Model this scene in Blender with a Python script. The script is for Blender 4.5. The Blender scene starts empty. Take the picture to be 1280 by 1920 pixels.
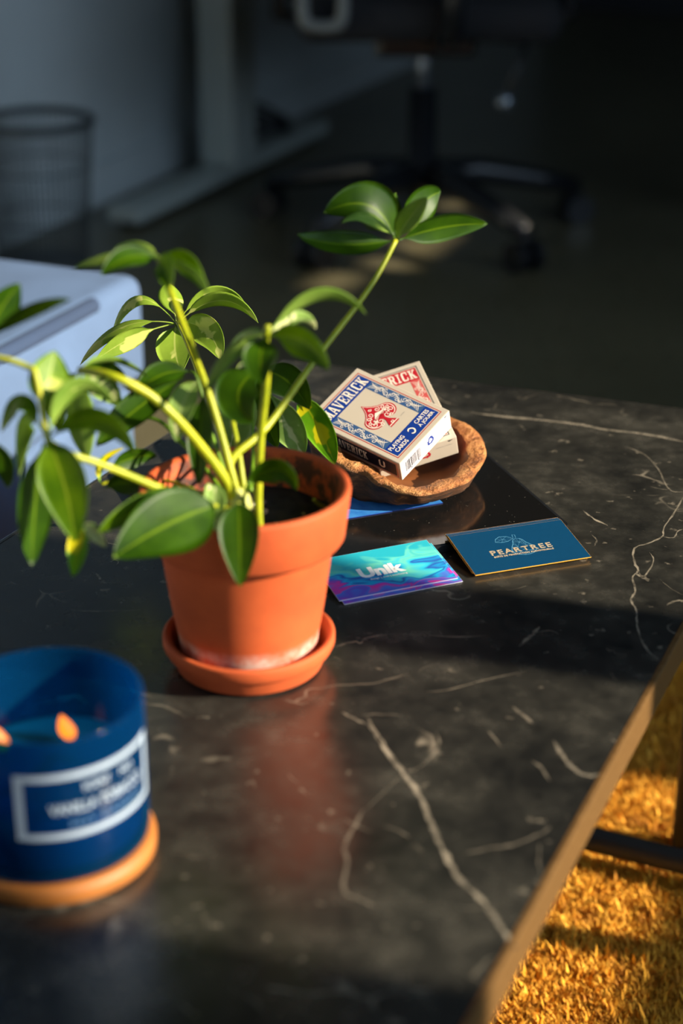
import bpy, bmesh, math, random
from mathutils import Vector, Matrix, noise
random.seed(7)
S = bpy.context.scene
COL = S.collection
PI = math.pi
# ------------------------------------------------------------------ camera
T = 0.43                                   # height of the table top
F = 3322.0; PITCH = 0.4184; CH = 0.5408 + T
cd = bpy.data.cameras.new('camera'); cam = bpy.data.objects.new('camera', cd); COL.objects.link(cam)
cam.location = (0, 0, CH); cam.rotation_euler = (PI/2 - PITCH, 0, 0)
cd.sensor_fit = 'VERTICAL'; cd.sensor_height = 36; cd.sensor_width = 24; cd.lens = F/1920*36
cd.clip_start = .02; cd.clip_end = 60
cd.dof.use_dof = True; cd.dof.focus_distance = 1.285; cd.dof.aperture_fstop = 3.7
S.camera = cam
# ------------------------------------------------------------------ light
AZ, EL = math.radians(-16), math.radians(24)
sun = bpy.data.lights.new('sun', 'SUN'); sun.energy = 13.5; sun.color = (1, .86, .66); sun.angle = math.radians(.55)
so = bpy.data.objects.new('sun', sun); COL.objects.link(so)
sdir = Vector((math.cos(AZ)*math.cos(EL), math.sin(AZ)*math.cos(EL), math.sin(EL)))
so.rotation_euler = sdir.to_track_quat('Z', 'Y').to_euler(); so.location = (6, -2, 4)
wd = bpy.data.worlds.new('sky'); S.world = wd; wd.use_nodes = True
wd.node_tree.nodes['Background'].inputs[0].default_value = (.58, .77, 1, 1)
wd.node_tree.nodes['Background'].inputs[1].default_value = 3.8
S.view_settings.view_transform = 'Standard'; S.view_settings.look = 'None'
S.view_settings.gamma = 1; S.view_settings.use_curve_mapping = False
S.view_settings.exposure = 0.0
# room axes: u runs into the depth along the table, v to the right towards the windows
A67 = math.radians(66.8)
U = Vector((math.cos(A67), math.sin(A67), 0)); V = Vector((math.sin(A67), -math.cos(A67), 0))
def ES(e, s, z=0): return V*e + U*s + Vector((0, 0, z))
# ------------------------------------------------------------------ helpers
CT, ST = math.cos(PITCH), math.sin(PITCH)
def ray(px, py):
    a, b = (px-640)/F, (960-py)/F
    return Vector((a, CT + b*ST, -ST + b*CT))
CAM = Vector((0, 0, CH))
def PZ(px, py, z):
    d = ray(px, py); return CAM + d*((z-CH)/d.z)
def PY(px, py, y):
    d = ray(px, py); return CAM + d*(y/d.y)
def link(o, parent=None):
    COL.objects.link(o)
    if parent is not None: o.parent = parent
    return o
def mk(name, vs, fs, mat, parent=None, smooth=False, mi=None):
    me = bpy.data.meshes.new(name); me.from_pydata([tuple(v) for v in vs], [], fs); me.update()
    for m in (mat if isinstance(mat, (list, tuple)) else [mat]): me.materials.append(m)
    if mi: me.polygons.foreach_set('material_index', mi)
    if smooth: me.polygons.foreach_set('use_smooth', [True]*len(me.polygons))
    return link(bpy.data.objects.new(name, me), parent)
def thing(name, label, cat, loc=(0, 0, 0), group=None, mat=None):
    o = bpy.data.objects.new(name, None); COL.objects.link(o); o.empty_display_size = .05
    o.location = loc; o['label'] = label; o['category'] = cat
    if group: o['group'] = group
    if mat is not None: o.matrix_world = mat
    return o
def tag(o, label, cat, group=None):
    o['label'] = label; o['category'] = cat
    if group: o['group'] = group
    return o
def struct(o): o['kind'] = 'structure'; return o
class MB:
    def __init__(s): s.v = []; s.f = []
    def add(s, vs, fs):
        n = len(s.v); s.v += [Vector(v) for v in vs]; s.f += [tuple(i+n for i in f) for f in fs]; return s
    def box(s, c, d, M=None):
        x, y, z = [k/2 for k in d]; c = Vector(c)
        vs = [Vector((a*x, b*y, g*z)) for g in (-1, 1) for b in (-1, 1) for a in (-1, 1)]
        if M is not None: vs = [M @ v for v in vs]
        return s.add([c+v for v in vs], [(0,2,3,1),(4,5,7,6),(0,1,5,4),(2,6,7,3),(0,4,6,2),(1,3,7,5)])
    def tube(s, pts, r, n=8, cap=True):
        pts = [Vector(p) for p in pts]; rs = r if isinstance(r, (list, tuple)) else [r]*len(pts)
        b = len(s.v); prev = None
        for i, p in enumerate(pts):
            t = (pts[min(i+1, len(pts)-1)] - pts[max(i-1, 0)]).normalized()
            if prev is None: x = t.orthogonal().normalized()
            else: x = (prev - t*prev.dot(t)).normalized()
            prev = x; y = t.cross(x)
            for k in range(n):
                a = 2*PI*k/n; s.v.append(p + (x*math.cos(a) + y*math.sin(a))*rs[i])
        for i in range(len(pts)-1):
            for k in range(n):
                k2 = (k+1) % n; s.f.append((b+i*n+k, b+i*n+k2, b+(i+1)*n+k2, b+(i+1)*n+k))
        if cap:
            s.f.append(tuple(b+k for k in reversed(range(n)))); e = b+(len(pts)-1)*n
            s.f.append(tuple(e+k for k in range(n)))
        return s
    def lathe(s, prof, n=48, c=(0, 0, 0), close=False):
        b = len(s.v); c = Vector(c)
        for r, z in prof:
            for k in range(n):
                a = 2*PI*k/n; s.v.append(c + Vector((r*math.cos(a), r*math.sin(a), z)))
        m = len(prof)
        for i in range(m if close else m-1):
            j = (i+1) % m
            for k in range(n):
                k2 = (k+1) % n; s.f.append((b+i*n+k, b+i*n+k2, b+j*n+k2, b+j*n+k))
        return s
    def poly(s, pts): return s.add(pts, [tuple(range(len(pts)))])
    def build(s, name, mat, parent=None, smooth=False): return mk(name, s.v, s.f, mat, parent, smooth)
def bevel(o, w, seg=2):
    m = o.modifiers.new('bevel', 'BEVEL'); m.width = w; m.segments = seg; m.limit_method = 'ANGLE'; return o
def smooth_line(pts, k=5):
    out = []; n = len(pts)
    for i in range(n-1):
        p0, p1, p2, p3 = pts[max(i-1, 0)], pts[i], pts[i+1], pts[min(i+2, n-1)]
        for j in range(k):
            t = j/k
            out.append(.5*((2*p1) + (p2-p0)*t + (2*p0-5*p1+4*p2-p3)*t*t + (3*p1-p0-3*p2+p3)*t**3))
    out.append(pts[-1]); return out
# ------------------------------------------------------------------ materials
def srgb(r, g, b):
    f = lambda c: (c/255/12.92) if c/255 <= .04045 else ((c/255+.055)/1.055)**2.4
    return (f(r), f(g), f(b), 1)
class NT:
    def __init__(s, name):
        s.m = bpy.data.materials.new(name); s.m.use_nodes = True; s.t = s.m.node_tree; s.n = s.t.nodes
        s.b = s.n['Principled BSDF']; s.out = s.n['Material Output']
    def node(s, k, **kw):
        n = s.n.new(k)
        for a, v in kw.items():
            if a.startswith('i_'):
                key = a[2:]; key = int(key) if key.isdigit() else key.replace('_', ' ')
                if hasattr(v, 'is_linked') or isinstance(v, bpy.types.NodeSocket): s.t.links.new(v, n.inputs[key])
                else: n.inputs[key].default_value = v
            else: setattr(n, a, v)
        return n
    def lk(s, a, b): s.t.links.new(a, b)
    def coord(s, kind='Object', scale=None):
        o = s.node('ShaderNodeTexCoord').outputs[kind]
        if scale is None: return o
        m = s.node('ShaderNodeMapping'); s.lk(o, m.inputs[0]); m.inputs['Scale'].default_value = scale if hasattr(scale, '__len__') else (scale,)*3
        return m.outputs[0]
    def noise(s, vec, scale, detail=4, rough=.55, dist=0):
        return s.node('ShaderNodeTexNoise', i_Vector=vec, i_Scale=scale, i_Detail=detail, i_Roughness=rough, i_Distortion=dist).outputs['Fac']
    def ramp(s, fac, stops, interp='LINEAR'):
        r = s.node('ShaderNodeValToRGB'); s.lk(fac, r.inputs[0]); e = r.color_ramp.elements; r.color_ramp.interpolation = interp
        while len(e) < len(stops): e.new(.5)
        for x, (p, c) in zip(e, stops):
            x.position = p; x.color = c if hasattr(c, '__len__') else (c, c, c, 1)
        return r.outputs[0]
    def mix(s, fac, a, b, mode='MIX'):
        n = s.node('ShaderNodeMix', data_type='RGBA', blend_type=mode)
        for sock, v in ((n.inputs[0], fac), (n.inputs[6], a), (n.inputs[7], b)):
            if isinstance(v, bpy.types.NodeSocket): s.lk(v, sock)
            else: sock.default_value = v
        return n.outputs[2]
    def math(s, op, a, b=0.0):
        n = s.node('ShaderNodeMath', operation=op)
        for sock, v in ((n.inputs[0], a), (n.inputs[1], b)):
            if isinstance(v, bpy.types.NodeSocket): s.lk(v, sock)
            else: sock.default_value = v
        return n.outputs[0]
    def bump(s, h, strength=.3, dist=.001):
        n = s.node('ShaderNodeBump', i_Height=h, i_Strength=strength, i_Distance=dist); s.lk(n.outputs[0], s.b.inputs['Normal'])
    def set(s, **kw):
        for k, v in kw.items():
            i = s.b.inputs[k.replace('_', ' ')]
            if isinstance(v, bpy.types.NodeSocket): s.lk(v, i)
            else: i.default_value = v
        return s
def plain(name, c, rough=.5, metal=0, spec=.5, var=.12, scale=40, bump=0):
    n = NT(name); co = n.coord('Object'); f = n.noise(co, scale)
    d = tuple(k*(1-var) for k in c[:3])+(1,); l = tuple(min(1, k*(1+var)) for k in c[:3])+(1,)
    n.set(Base_Color=n.ramp(f, [(.3, d), (.7, l)]), Roughness=rough, Metallic=metal)
    n.b.inputs['Specular IOR Level'].default_value = spec
    if bump: n.bump(f, bump)
    return n.m
M = {}
M['floor'] = None
def m_floor():
    n = NT('polished_dark_floor'); co = n.coord('Object')
    f = n.noise(co, 3, 6); g = n.noise(co, 60, 3)
    n.set(Base_Color=n.ramp(f, [(.3, (.088, .078, .044, 1)), (.7, (.128, .114, .066, 1))]), Roughness=n.ramp(g, [(.3, .26), (.7, .36)])); return n.m
M['floor'] = m_floor()
M['wall'] = plain('painted_wall', srgb(196, 204, 204), .7, var=.04, scale=6)
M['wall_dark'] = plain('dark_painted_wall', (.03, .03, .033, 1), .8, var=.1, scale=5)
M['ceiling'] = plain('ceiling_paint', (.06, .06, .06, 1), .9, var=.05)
M['frame'] = plain('window_frame_dark_metal', (.03, .03, .035, 1), .4, .3)
def m_marble():
    n = NT('black_marble'); co = n.coord('Object')
    w = n.noise(co, 9, 5, .6); w2 = n.noise(co, 45, 6, .65)
    base = n.ramp(n.math('ADD', n.math('MULTIPLY', w, .5), n.math('MULTIPLY', w2, .5)), [(.38, (.010, .0103, .0098, 1)), (.52, (.024, .0235, .020, 1)), (.68, (.058, .055, .045, 1))])
    # fine net of small veins
    dist = n.node('ShaderNodeTexNoise', i_Vector=co, i_Scale=7.0, i_Detail=4.0)
    warp = n.node('ShaderNodeVectorMath', operation='MULTIPLY_ADD'); n.lk(dist.outputs['Color'], warp.inputs[0]); warp.inputs[1].default_value = (.22, .22, .1); n.lk(co, warp.inputs[2])
    vo = n.node('ShaderNodeTexVoronoi', feature='DISTANCE_TO_EDGE', i_Vector=warp.outputs[0], i_Scale=9.0)
    line = n.ramp(vo.outputs['Distance'], [(0, 1.0), (.016, 0.0)])
    msk = n.ramp(n.noise(co, 14, 3), [(.56, 0.0), (.68, 1.0)])
    v1 = n.math('MULTIPLY', n.math('MULTIPLY', line, msk), .7)
    sp = n.math('MULTIPLY', n.ramp(n.noise(co, 85, 3, .6), [(.66, 0.0), (.74, 1.0)]), .34)
    at = n.node('ShaderNodeAttribute', attribute_name='vein')
    brk = n.ramp(n.noise(co, 120, 4, .7), [(.33, .25), (.55, 1.0)])
    v2 = n.math('MULTIPLY', at.outputs['Fac'], brk)
    fac = n.math('MINIMUM', n.math('ADD', n.math('ADD', v1, sp), v2), 1.0)
    n.set(Base_Color=n.mix(fac, base, (.33, .285, .215, 1)), Roughness=n.ramp(w2, [(.3, .20), (.7, .30)]))
    n.b.inputs['IOR'].default_value = 1.62
    n.bump(n.noise(co, 300, 3), .05, .0004)
    return n.m
M['marble'] = m_marble()
def m_brass():
    n = NT('brushed_brass_trim'); f = n.noise(n.coord('Object', (30, 30, 400)), 6, 4)
    n.set(Base_Color=n.ramp(f, [(.3, srgb(98, 71, 38)), (.7, srgb(124, 93, 54))]), Roughness=.45, Metallic=.35); return n.m
M['brass'] = m_brass()
M['blackmetal'] = plain('black_powder_coat', (.012, .012, .013, 1), .6, 0)
def m_terra():
    n = NT('terracotta'); co = n.coord('Object'); f = n.noise(co, 28, 6, .6); g = n.noise(n.coord('Object', (4, 4, 60)), 3, 3)
    at = n.node('ShaderNodeAttribute', attribute_name='lime')
    col = n.ramp(f, [(.3, srgb(170, 70, 24)), (.7, srgb(198, 88, 36))])
    col = n.mix(n.math('MULTIPLY', g, .25), col, srgb(156, 62, 22))
    lime = n.math('MULTIPLY', at.outputs['Fac'], n.ramp(n.noise(co, 70, 5, .7), [(.35, 0.0), (.62, 1.0)]))
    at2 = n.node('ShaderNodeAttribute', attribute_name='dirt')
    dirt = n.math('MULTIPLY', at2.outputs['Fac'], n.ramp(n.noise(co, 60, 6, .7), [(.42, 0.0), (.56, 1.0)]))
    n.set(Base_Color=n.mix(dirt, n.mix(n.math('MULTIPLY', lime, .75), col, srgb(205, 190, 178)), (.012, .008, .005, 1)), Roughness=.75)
    n.bump(f, .12, .001); return n.m
M['terra'] = m_terra()
M['soil'] = plain('dark_potting_soil', (.012, .008, .005, 1), .95, var=.6, scale=150, bump=.6)
M['perlite'] = plain('perlite_crumb', srgb(190, 185, 165), .9)
def m_leaf(name, dark, light, cream, amount, trans, rough=.42):
    n = NT(name); co = n.coord('Object')
    at = n.node('ShaderNodeAttribute', attribute_name='across'); al = n.node('ShaderNodeAttribute', attribute_name='along')
    info = n.node('ShaderNodeObjectInfo')
    ab = n.math('ABSOLUTE', at.outputs['Fac'])
    off = n.node('ShaderNodeVectorMath', operation='ADD'); n.lk(co, off.inputs[0])
    cmb = n.node('ShaderNodeCombineXYZ'); n.lk(n.math('MULTIPLY', info.outputs['Random'], 3.0), cmb.inputs[0]); n.lk(cmb.outputs[0], off.inputs[1])
    f = n.noise(off.outputs[0], 60, 4); col = n.ramp(f, [(.3, dark), (.7, light)])
    blot = n.math('SUBTRACT', n.noise(off.outputs[0], 34, 3, .5, .6), n.math('MULTIPLY', ab, .14))
    mask = n.ramp(blot, [(.62-amount, 0.0), (.645-amount, 1.0)])
    col = n.mix(mask, col, cream)
    rib = n.ramp(ab, [(.02, 1.0), (.075, 0.0)]); col = n.mix(n.math('MULTIPLY', rib, .6), col, cream)
    tv = n.node('ShaderNodeTexWave', wave_type='BANDS', bands_direction='X', i_Scale=.8, i_Distortion=0.0)
    c2 = n.node('ShaderNodeCombineXYZ'); n.lk(n.math('ADD', n.math('MULTIPLY', al.outputs['Fac'], 18.0), n.math('MULTIPLY', ab, -5.0)), c2.inputs[0]); n.lk(c2.outputs[0], tv.inputs['Vector'])
    n.set(Base_Color=col, Roughness=rough); n.b.inputs['Specular IOR Level'].default_value = .3; n.bump(tv.outputs['Fac'], .12, .0006)
    tr = n.node('ShaderNodeBsdfTranslucent'); n.lk(n.mix(.5, col, (.52, .72, .01, 1)), tr.inputs[0])
    mx = n.node('ShaderNodeMixShader'); mx.inputs[0].default_value = trans
    n.lk(n.b.outputs[0], mx.inputs[1]); n.lk(tr.outputs[0], mx.inputs[2]); n.lk(mx.outputs[0], n.out.inputs[0]); return n.m
M['leafD'] = m_leaf('leaf_dark_green', srgb(26, 56, 0), srgb(52, 86, 1), srgb(112, 140, 14), -.10, .30)
M['leafM'] = m_leaf('leaf_mid_green', srgb(60, 98, 1), srgb(100, 132, 4), srgb(165, 180, 50), -.01, .36)
M['leafV'] = m_leaf('leaf_variegated', srgb(74, 116, 4), srgb(120, 152, 14), srgb(186, 196, 92), .11, .36)
M['leafY'] = m_leaf('leaf_yellow_variegated', srgb(66, 130, 8), srgb(120, 170, 16), srgb(206, 196, 20), .19, .4)
M['leafP'] = m_leaf('leaf_cream_variegated', srgb(106, 140, 60), srgb(150, 180, 96), srgb(216, 220, 160), .16, .34, .42)
M['leafU'] = m_leaf('leaf_underside', srgb(112, 148, 52), srgb(146, 176, 76), srgb(190, 204, 110), -.02, .36, .5)
def m_stem():
    n = NT('yellow_green_stem'); f = n.noise(n.coord('Object'), 60, 4)
    col = n.ramp(f, [(.3, srgb(128, 142, 10)), (.7, srgb(174, 176, 24))])
    n.set(Base_Color=col, Roughness=.45); n.b.inputs['Subsurface Weight'].default_value = .15; n.b.inputs['Subsurface Radius'].default_value = (.003, .003, .001); return n.m
M['leafL'] = m_leaf('leaf_light_green', srgb(118, 150, 44), srgb(150, 178, 66), srgb(206, 212, 120), .13, .40, .4)
M['stem'] = m_stem()
M['stemG'] = plain('green_stem', srgb(96, 132, 18), .5, var=.2)
M['node'] = plain('pale_stem_node', srgb(176, 180, 96), .6, var=.15)
def m_wood():
    n = NT('root_wood_rim'); co = n.coord('Object'); f = n.noise(co, 55, 6, .65, .8); g = n.noise(n.coord('Object', (1, 1, 2.5)), 120, 5, .7)
    col = n.ramp(f, [(.28, srgb(92, 48, 20)), (.48, srgb(158, 98, 46)), (.72, srgb(198, 144, 84))])
    pit = n.ramp(g, [(.3, 0.0), (.42, 1.0)]); n.set(Base_Color=n.mix(pit, srgb(96, 52, 24), col), Roughness=.6); n.bump(n.math('ADD', f, g), 1.0, .005); return n.m
M['wood'] = m_wood()
M['hollow'] = plain('smooth_bowl_hollow', srgb(122, 72, 36), .5, var=.3, scale=40)
def m_bark():
    n = NT('dark_root_bark'); co = n.coord('Object'); f = n.noise(n.coord('Object', (1, 1, 3)), 45, 6, .65, .6)
    n.set(Base_Color=n.ramp(f, [(.35, srgb(42, 27, 16)), (.55, srgb(92, 56, 28)), (.72, srgb(170, 112, 62))]), Roughness=.7); n.bump(f, .6, .003); return n.m
M['bark'] = m_bark()
M['coaster'] = plain('light_wood_coaster', srgb(152, 92, 36), .55, var=.18, scale=25)
M['card_beige'] = plain('box_card_stock', srgb(184, 173, 156), .42, var=.02)
M['card_white'] = plain('white_card_stock', srgb(214, 212, 218), .5, var=.02)
M['p_blue'] = plain('print_blue', srgb(14, 50, 128), .42, var=.05)
M['p_slate'] = plain('print_slate_blue', srgb(48, 80, 122), .45, var=.06)
M['p_red'] = plain('print_red', srgb(168, 26, 40), .42, var=.05)
M['p_rose'] = plain('print_rose', srgb(186, 78, 76), .45, var=.06)
M['p_cream'] = plain('print_cream', srgb(222, 212, 196), .45, var=.02)
M['p_navy'] = plain('print_navy', srgb(16, 22, 44), .45, var=.05)
M['p_black'] = plain('print_black', srgb(24, 22, 26), .45, var=.05)
M['p_white'] = plain('print_white', srgb(240, 238, 235), .45, var=.02)
M['p_grey'] = plain('print_grey', srgb(150, 145, 140), .45, var=.02)
M['teal_card'] = plain('deep_teal_card', srgb(8, 56, 88), .34, var=.04, scale=200)
M['gold'] = plain('gold_card_edge', srgb(246, 178, 58), .4, .15, var=.06)
M['p_gold'] = plain('print_pale_gold', srgb(226, 196, 150), .4, .1, var=.02)
M['p_line'] = plain('print_fine_blue_line', srgb(96, 160, 192), .5, var=.02)
def m_swirl():
    n = NT('marbled_ink_print'); co = n.coord('Object', (1, 1.7, 1))
    w = n.node('ShaderNodeTexNoise', i_Vector=co, i_Scale=26.0, i_Detail=1.0, i_Distortion=1.2)
    wp = n.node('ShaderNodeVectorMath', operation='MULTIPLY_ADD'); n.lk(w.outputs['Color'], wp.inputs[0]); wp.inputs[1].default_value = (.085, .085, 0); n.lk(co, wp.inputs[2])
    sp = n.node('ShaderNodeSeparateXYZ'); n.lk(wp.outputs[0], sp.inputs[0])
    f = n.noise(wp.outputs[0], 22, 2, .5, .5)
    v = n.math('ADD', n.math('MULTIPLY', sp.outputs[1], 6.0), n.math('MULTIPLY', f, .9))
    v = n.math('SUBTRACT', v, .30)
    col = n.ramp(v, [(.08, srgb(52, 70, 190)), (.20, srgb(46, 120, 205)), (.27, srgb(190, 46, 165)), (.33, srgb(96, 76, 190)), (.38, srgb(60, 110, 205)), (.43, srgb(206, 44, 150)), (.48, srgb(80, 90, 195)), (.54, srgb(24, 160, 210)), (.60, srgb(40, 70, 160)), (.64, srgb(40, 175, 205)), (.76, srgb(100, 200, 180)), (.90, srgb(36, 160, 178))])
    n.set(Base_Color=col, Roughness=.35); return n.m
M['swirl'] = m_swirl()
def m_sky_card():
    n = NT('mottled_blue_print'); f = n.noise(n.coord('Object'), 90, 4)
    n.set(Base_Color=n.ramp(f, [(.3, srgb(26, 96, 176)), (.7, srgb(64, 138, 205))]), Roughness=.5); return n.m
M['blue_card'] = m_sky_card()
def m_glassblack():
    n = NT('black_screen_glass'); co = n.coord('Object')
    d = n.ramp(n.noise(co, 520, 2), [(.735, 0.0), (.77, 1.0)]); sm = n.noise(co, 12, 4)
    n.set(Base_Color=n.mix(n.math('MULTIPLY', d, .5), (.006, .006, .006, 1), (.35, .32, .26, 1)), Roughness=n.ramp(sm, [(.3, .06), (.7, .14)])); return n.m
M['screen'] = m_glassblack()
M['alu'] = plain('dark_aluminium', (.10, .105, .115, 1), .25, .9, var=.05)
M['wax'] = plain('teal_wax', srgb(24, 120, 128), .4, var=.06)
M['wick'] = plain('charred_wick', (.02, .012, .008, 1), .9)
def m_jar():
    n = NT('cobalt_glass'); n.set(Base_Color=(.002, .055, .15, 1), Roughness=.08)
    tp = n.node('ShaderNodeBsdfTransparent'); tp.inputs[0].default_value = (.07, .50, .86, 1)
    tl = n.node('ShaderNodeBsdfTranslucent'); tl.inputs[0].default_value = (.003, .095, .27, 1)
    m1 = n.node('ShaderNodeMixShader'); m1.inputs[0].default_value = .45; n.lk(n.b.outputs[0], m1.inputs[1]); n.lk(tl.outputs[0], m1.inputs[2])
    m2 = n.node('ShaderNodeMixShader'); m2.inputs[0].default_value = .60; n.lk(m1.outputs[0], m2.inputs[1]); n.lk(tp.outputs[0], m2.inputs[2])
    n.lk(m2.outputs[0], n.out.inputs[0]); return n.m
M['jar'] = m_jar()
M['label_ink'] = plain('pale_label_print', srgb(150, 166, 182), .6, var=.05)
M['label_ink2'] = plain('faint_label_print', srgb(90, 130, 165), .6, var=.05)
def m_flame():
    n = NT('flame'); n.set(Base_Color=(0, 0, 0, 1)); n.b.inputs['Emission Color'].default_value = (1, .24, .015, 1); n.b.inputs['Emission Strength'].default_value = 2.0; return n.m
M['flame'] = m_flame()
def m_rug():
    n = NT('mustard_shag'); info = n.node('ShaderNodeAttribute', attribute_name='tone')
    n.set(Base_Color=n.ramp(info.outputs['Fac'], [(0, srgb(176, 112, 14)), (.5, srgb(214, 150, 24)), (1, srgb(236, 180, 60))]), Roughness=.8); return n.m
M['rug'] = m_rug()
M['rug_base'] = plain('mustard_rug_base', srgb(190, 126, 16), .95, var=.3, scale=120, bump=.5)
def m_fabric(name, c, v):
    n = NT(name); co = n.coord('Object'); f = n.noise(co, 9, 4); g = n.noise(co, 400, 2)
    n.set(Base_Color=n.ramp(f, [(.3, tuple(k*(1-v) for k in c[:3])+(1,)), (.7, c)]), Roughness=.9); n.bump(g, .2, .001); return n.m
M['sofa'] = m_fabric('pale_blue_upholstery', srgb(80, 104, 140), .28)
M['shade_strip'] = m_fabric('dark_blue_shade_strip', srgb(44, 64, 96), .2)
M['chairfab'] = m_fabric('black_mesh_fabric', (.010, .010, .012, 1), .2)
M['chairplastic'] = plain('black_nylon', (.010, .011, .013, 1), .3)
M['chrome'] = plain('grey_metal', (.32, .36, .40, 1), .3, .8)
M['greyplastic'] = plain('grey_plastic', (.16, .17, .16, 1), .5)
M['deskmetal'] = plain('pale_grey_desk_metal', srgb(170, 178, 172), .4, .1, var=.04)
M['binwire'] = plain('dark_wire', (.05, .06, .065, 1), .4, .4)
M['desktop'] = plain('dark_desktop_laminate', (.03, .03, .03, 1), .4)
M['cable'] = plain('black_cable', (.012, .013, .016, 1), .35)
# ------------------------------------------------------------------ the room
EW, EL_ = 1.80, -2.02                      # window wall and left wall, across the room
S0, S1, HC = -2.6, 6.6, 2.6
def slab(name, e0, e1, s0, s1, z0, z1, mat):
    vs = [ES(e, s, z) for z in (z0, z1) for s in (s0, s1) for e in (e0, e1)]
    return struct(mk(name, vs, [(0,2,3,1),(4,5,7,6),(0,1,5,4),(2,6,7,3),(0,4,6,2),(1,3,7,5)], mat))
slab('floor', EL_-.1, EW+.2, S0-.1, S1+.1, -.1, 0, M['floor'])
slab('ceiling', EL_-.1, EW+.2, S0-.1, S1+.1, HC, HC+.1, M['ceiling'])
slab('wall_left', EL_-.1, EL_, S0, S1, 0, HC, M['wall'])
slab('wall_back', EL_, EW, S1, S1+.1, 0, HC, M['wall_dark'])
slab('wall_front', EL_, EW, S0-.1, S0, 0, HC, M['wall_dark'])
slab('baseboard_left', EL_, EL_+.015, S0, S1, 0, .09, M['wall'])
SILL, HEAD = .914, 2.42
wins = [(-1.7, -.45), (-.25, .74), (.885, 1.222), (1.302, 2.72)]  # first two are extra unseen openings added for sky fill
wr = bpy.data.objects.new('wall_right', None); COL.objects.link(wr); wr['kind'] = 'structure'
def seg(name, e0, e1, s0, s1, z0, z1, mat, parent):
    vs = [ES(e, s, z) for z in (z0, z1) for s in (s0, s1) for e in (e0, e1)]
    return mk(name, vs, [(0,2,3,1),(4,5,7,6),(0,1,5,4),(2,6,7,3),(0,4,6,2),(1,3,7,5)], mat, parent)
seg('wall_panel', EW, EW+.12, S0, S1, 0, SILL, M['wall_dark'], wr)
seg('wall_panel', EW, EW+.12, S0, S1, HEAD, HC, M['wall_dark'], wr)
edges = [S0] + [x for w in wins for x in w] + [S1]
sun_slits = [(3.33, 3.45, 1.375, 1.415), (3.50, 3.80, 1.345, 1.395), (3.92, 4.06, 1.375, 1.41)]   # unseen slits added to throw thin sun patches on the floor
for i in range(0, len(edges), 2):
    a, b = edges[i], edges[i+1]
    for g0, g1, z0, z1 in (sun_slits if i == len(edges)-2 else []):
        seg('wall_panel', EW, EW+.02, a, g0, SILL, HEAD, M['wall_dark'], wr)
        seg('wall_panel', EW, EW+.02, g0, g1, SILL, z0, M['wall_dark'], wr); seg('wall_panel', EW, EW+.02, g0, g1, z1, HEAD, M['wall_dark'], wr); a = g1
    seg('wall_panel', EW, EW+(.12 if i < len(edges)-2 else .02), a, b, SILL, HEAD, M['wall_dark'], wr)
seg('sill_shade_block', EW-.10, EW+.05, 1.765, 2.03, SILL, SILL+.27, M['wall_dark'], wr)  # unseen block added on the sill to shade part of the rug
for i, (a, b) in enumerate(wins):
    w = bpy.data.objects.new('window_%d' % (i+1), None); COL.objects.link(w); w['kind'] = 'structure'
    seg('window_sill', EW-.06, EW+.0, a, b, SILL-.03, SILL-.002, M['frame'], w)
    for s in (a, b-.012): seg('window_frame', EW+.04, EW+.08, s, s+.012, SILL, HEAD, M['frame'], w)
    for z in (SILL, HEAD-.012): seg('window_frame', EW+.04, EW+.08, a+.012, b-.012, z, z+.012, M['frame'], w)
    # portal: tells the renderer where the sky comes in, gives off no light of its own
    pl = bpy.data.lights.new('window_portal', 'AREA'); pl.shape = 'RECTANGLE'; pl.size = b-a; pl.size_y = HEAD-SILL; pl.cycles.is_portal = True
    po = bpy.data.objects.new('window_portal', pl); COL.objects.link(po); po.location = ES(EW+.13, (a+b)/2, (SILL+HEAD)/2)
    zc = V; xc = U; yc = zc.cross(xc)
    po.matrix_world = Matrix.Translation(po.location) @ Matrix((xc, yc, zc)).transposed().to_4x4()
# ------------------------------------------------------------------ coffee table
FLc = Vector((-.054, 1.566, 0)); d_far = math.radians(-20.3); d_r = A67; d_l = math.radians(64.2)
R1 = Vector((.2155, 1.007, 0)); dr = Vector((math.cos(d_r), math.sin(d_r), 0)); dl = Vector((math.cos(d_l), math.sin(d_l), 0)); df = Vector((math.cos(d_far), math.sin(d_far), 0))
def isect(p, d, q, e):
    k = ((q.x-p.x)*e.y - (q.y-p.y)*e.x)/(d.x*e.y - d.y*e.x); return p + d*k
FRc = isect(FLc, df, R1, dr)
NRc = FRc - dr*1.10; NLc = isect(FLc, dl, NRc, df)
corners = [NLc, NRc, FRc, FLc]; TH = .022
def inset(cs, w):
    out = []; n = len(cs)
    for i in range(n):
        p, q, r = cs[i-1], cs[i], cs[(i+1) % n]
        a = (q-p).normalized(); b = (r-q).normalized(); na = Vector((-a.y, a.x, 0)); nb = Vector((-b.y, b.x, 0))
        out.append(isect(q+na*w, a, q+nb*w, b))
    return out
inn = inset(corners, .0042)
tbl = thing('coffee_table', 'black marble coffee table with white veins and thin brass edge trim', 'table', tuple((NLc+FRc)/2))
O = tbl.location.copy()
def prism(name, pts, z0, z1, mat, parent, off):
    n = len(pts); vs = [Vector((p.x, p.y, z))-off for z in (z0, z1) for p in pts]
    fs = [tuple(reversed(range(n))), tuple(range(n, 2*n))] + [(i, (i+1) % n, n+(i+1) % n, n+i) for i in range(n)]
    return mk(name, vs, fs, mat, parent)
top = prism('tabletop', inn, T-TH, T, M['marble'], tbl, O)
for i in range(4):
    j = (i+1) % 4
    bevel(prism('edge_trim' if i == 1 else 'edge_band', [corners[i], corners[j], inn[j], inn[i]], T-TH-.002, T+.0003, M['brass'] if i == 1 else M['marble'], tbl, O), .0008)
lc = inset(corners, .05)
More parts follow.
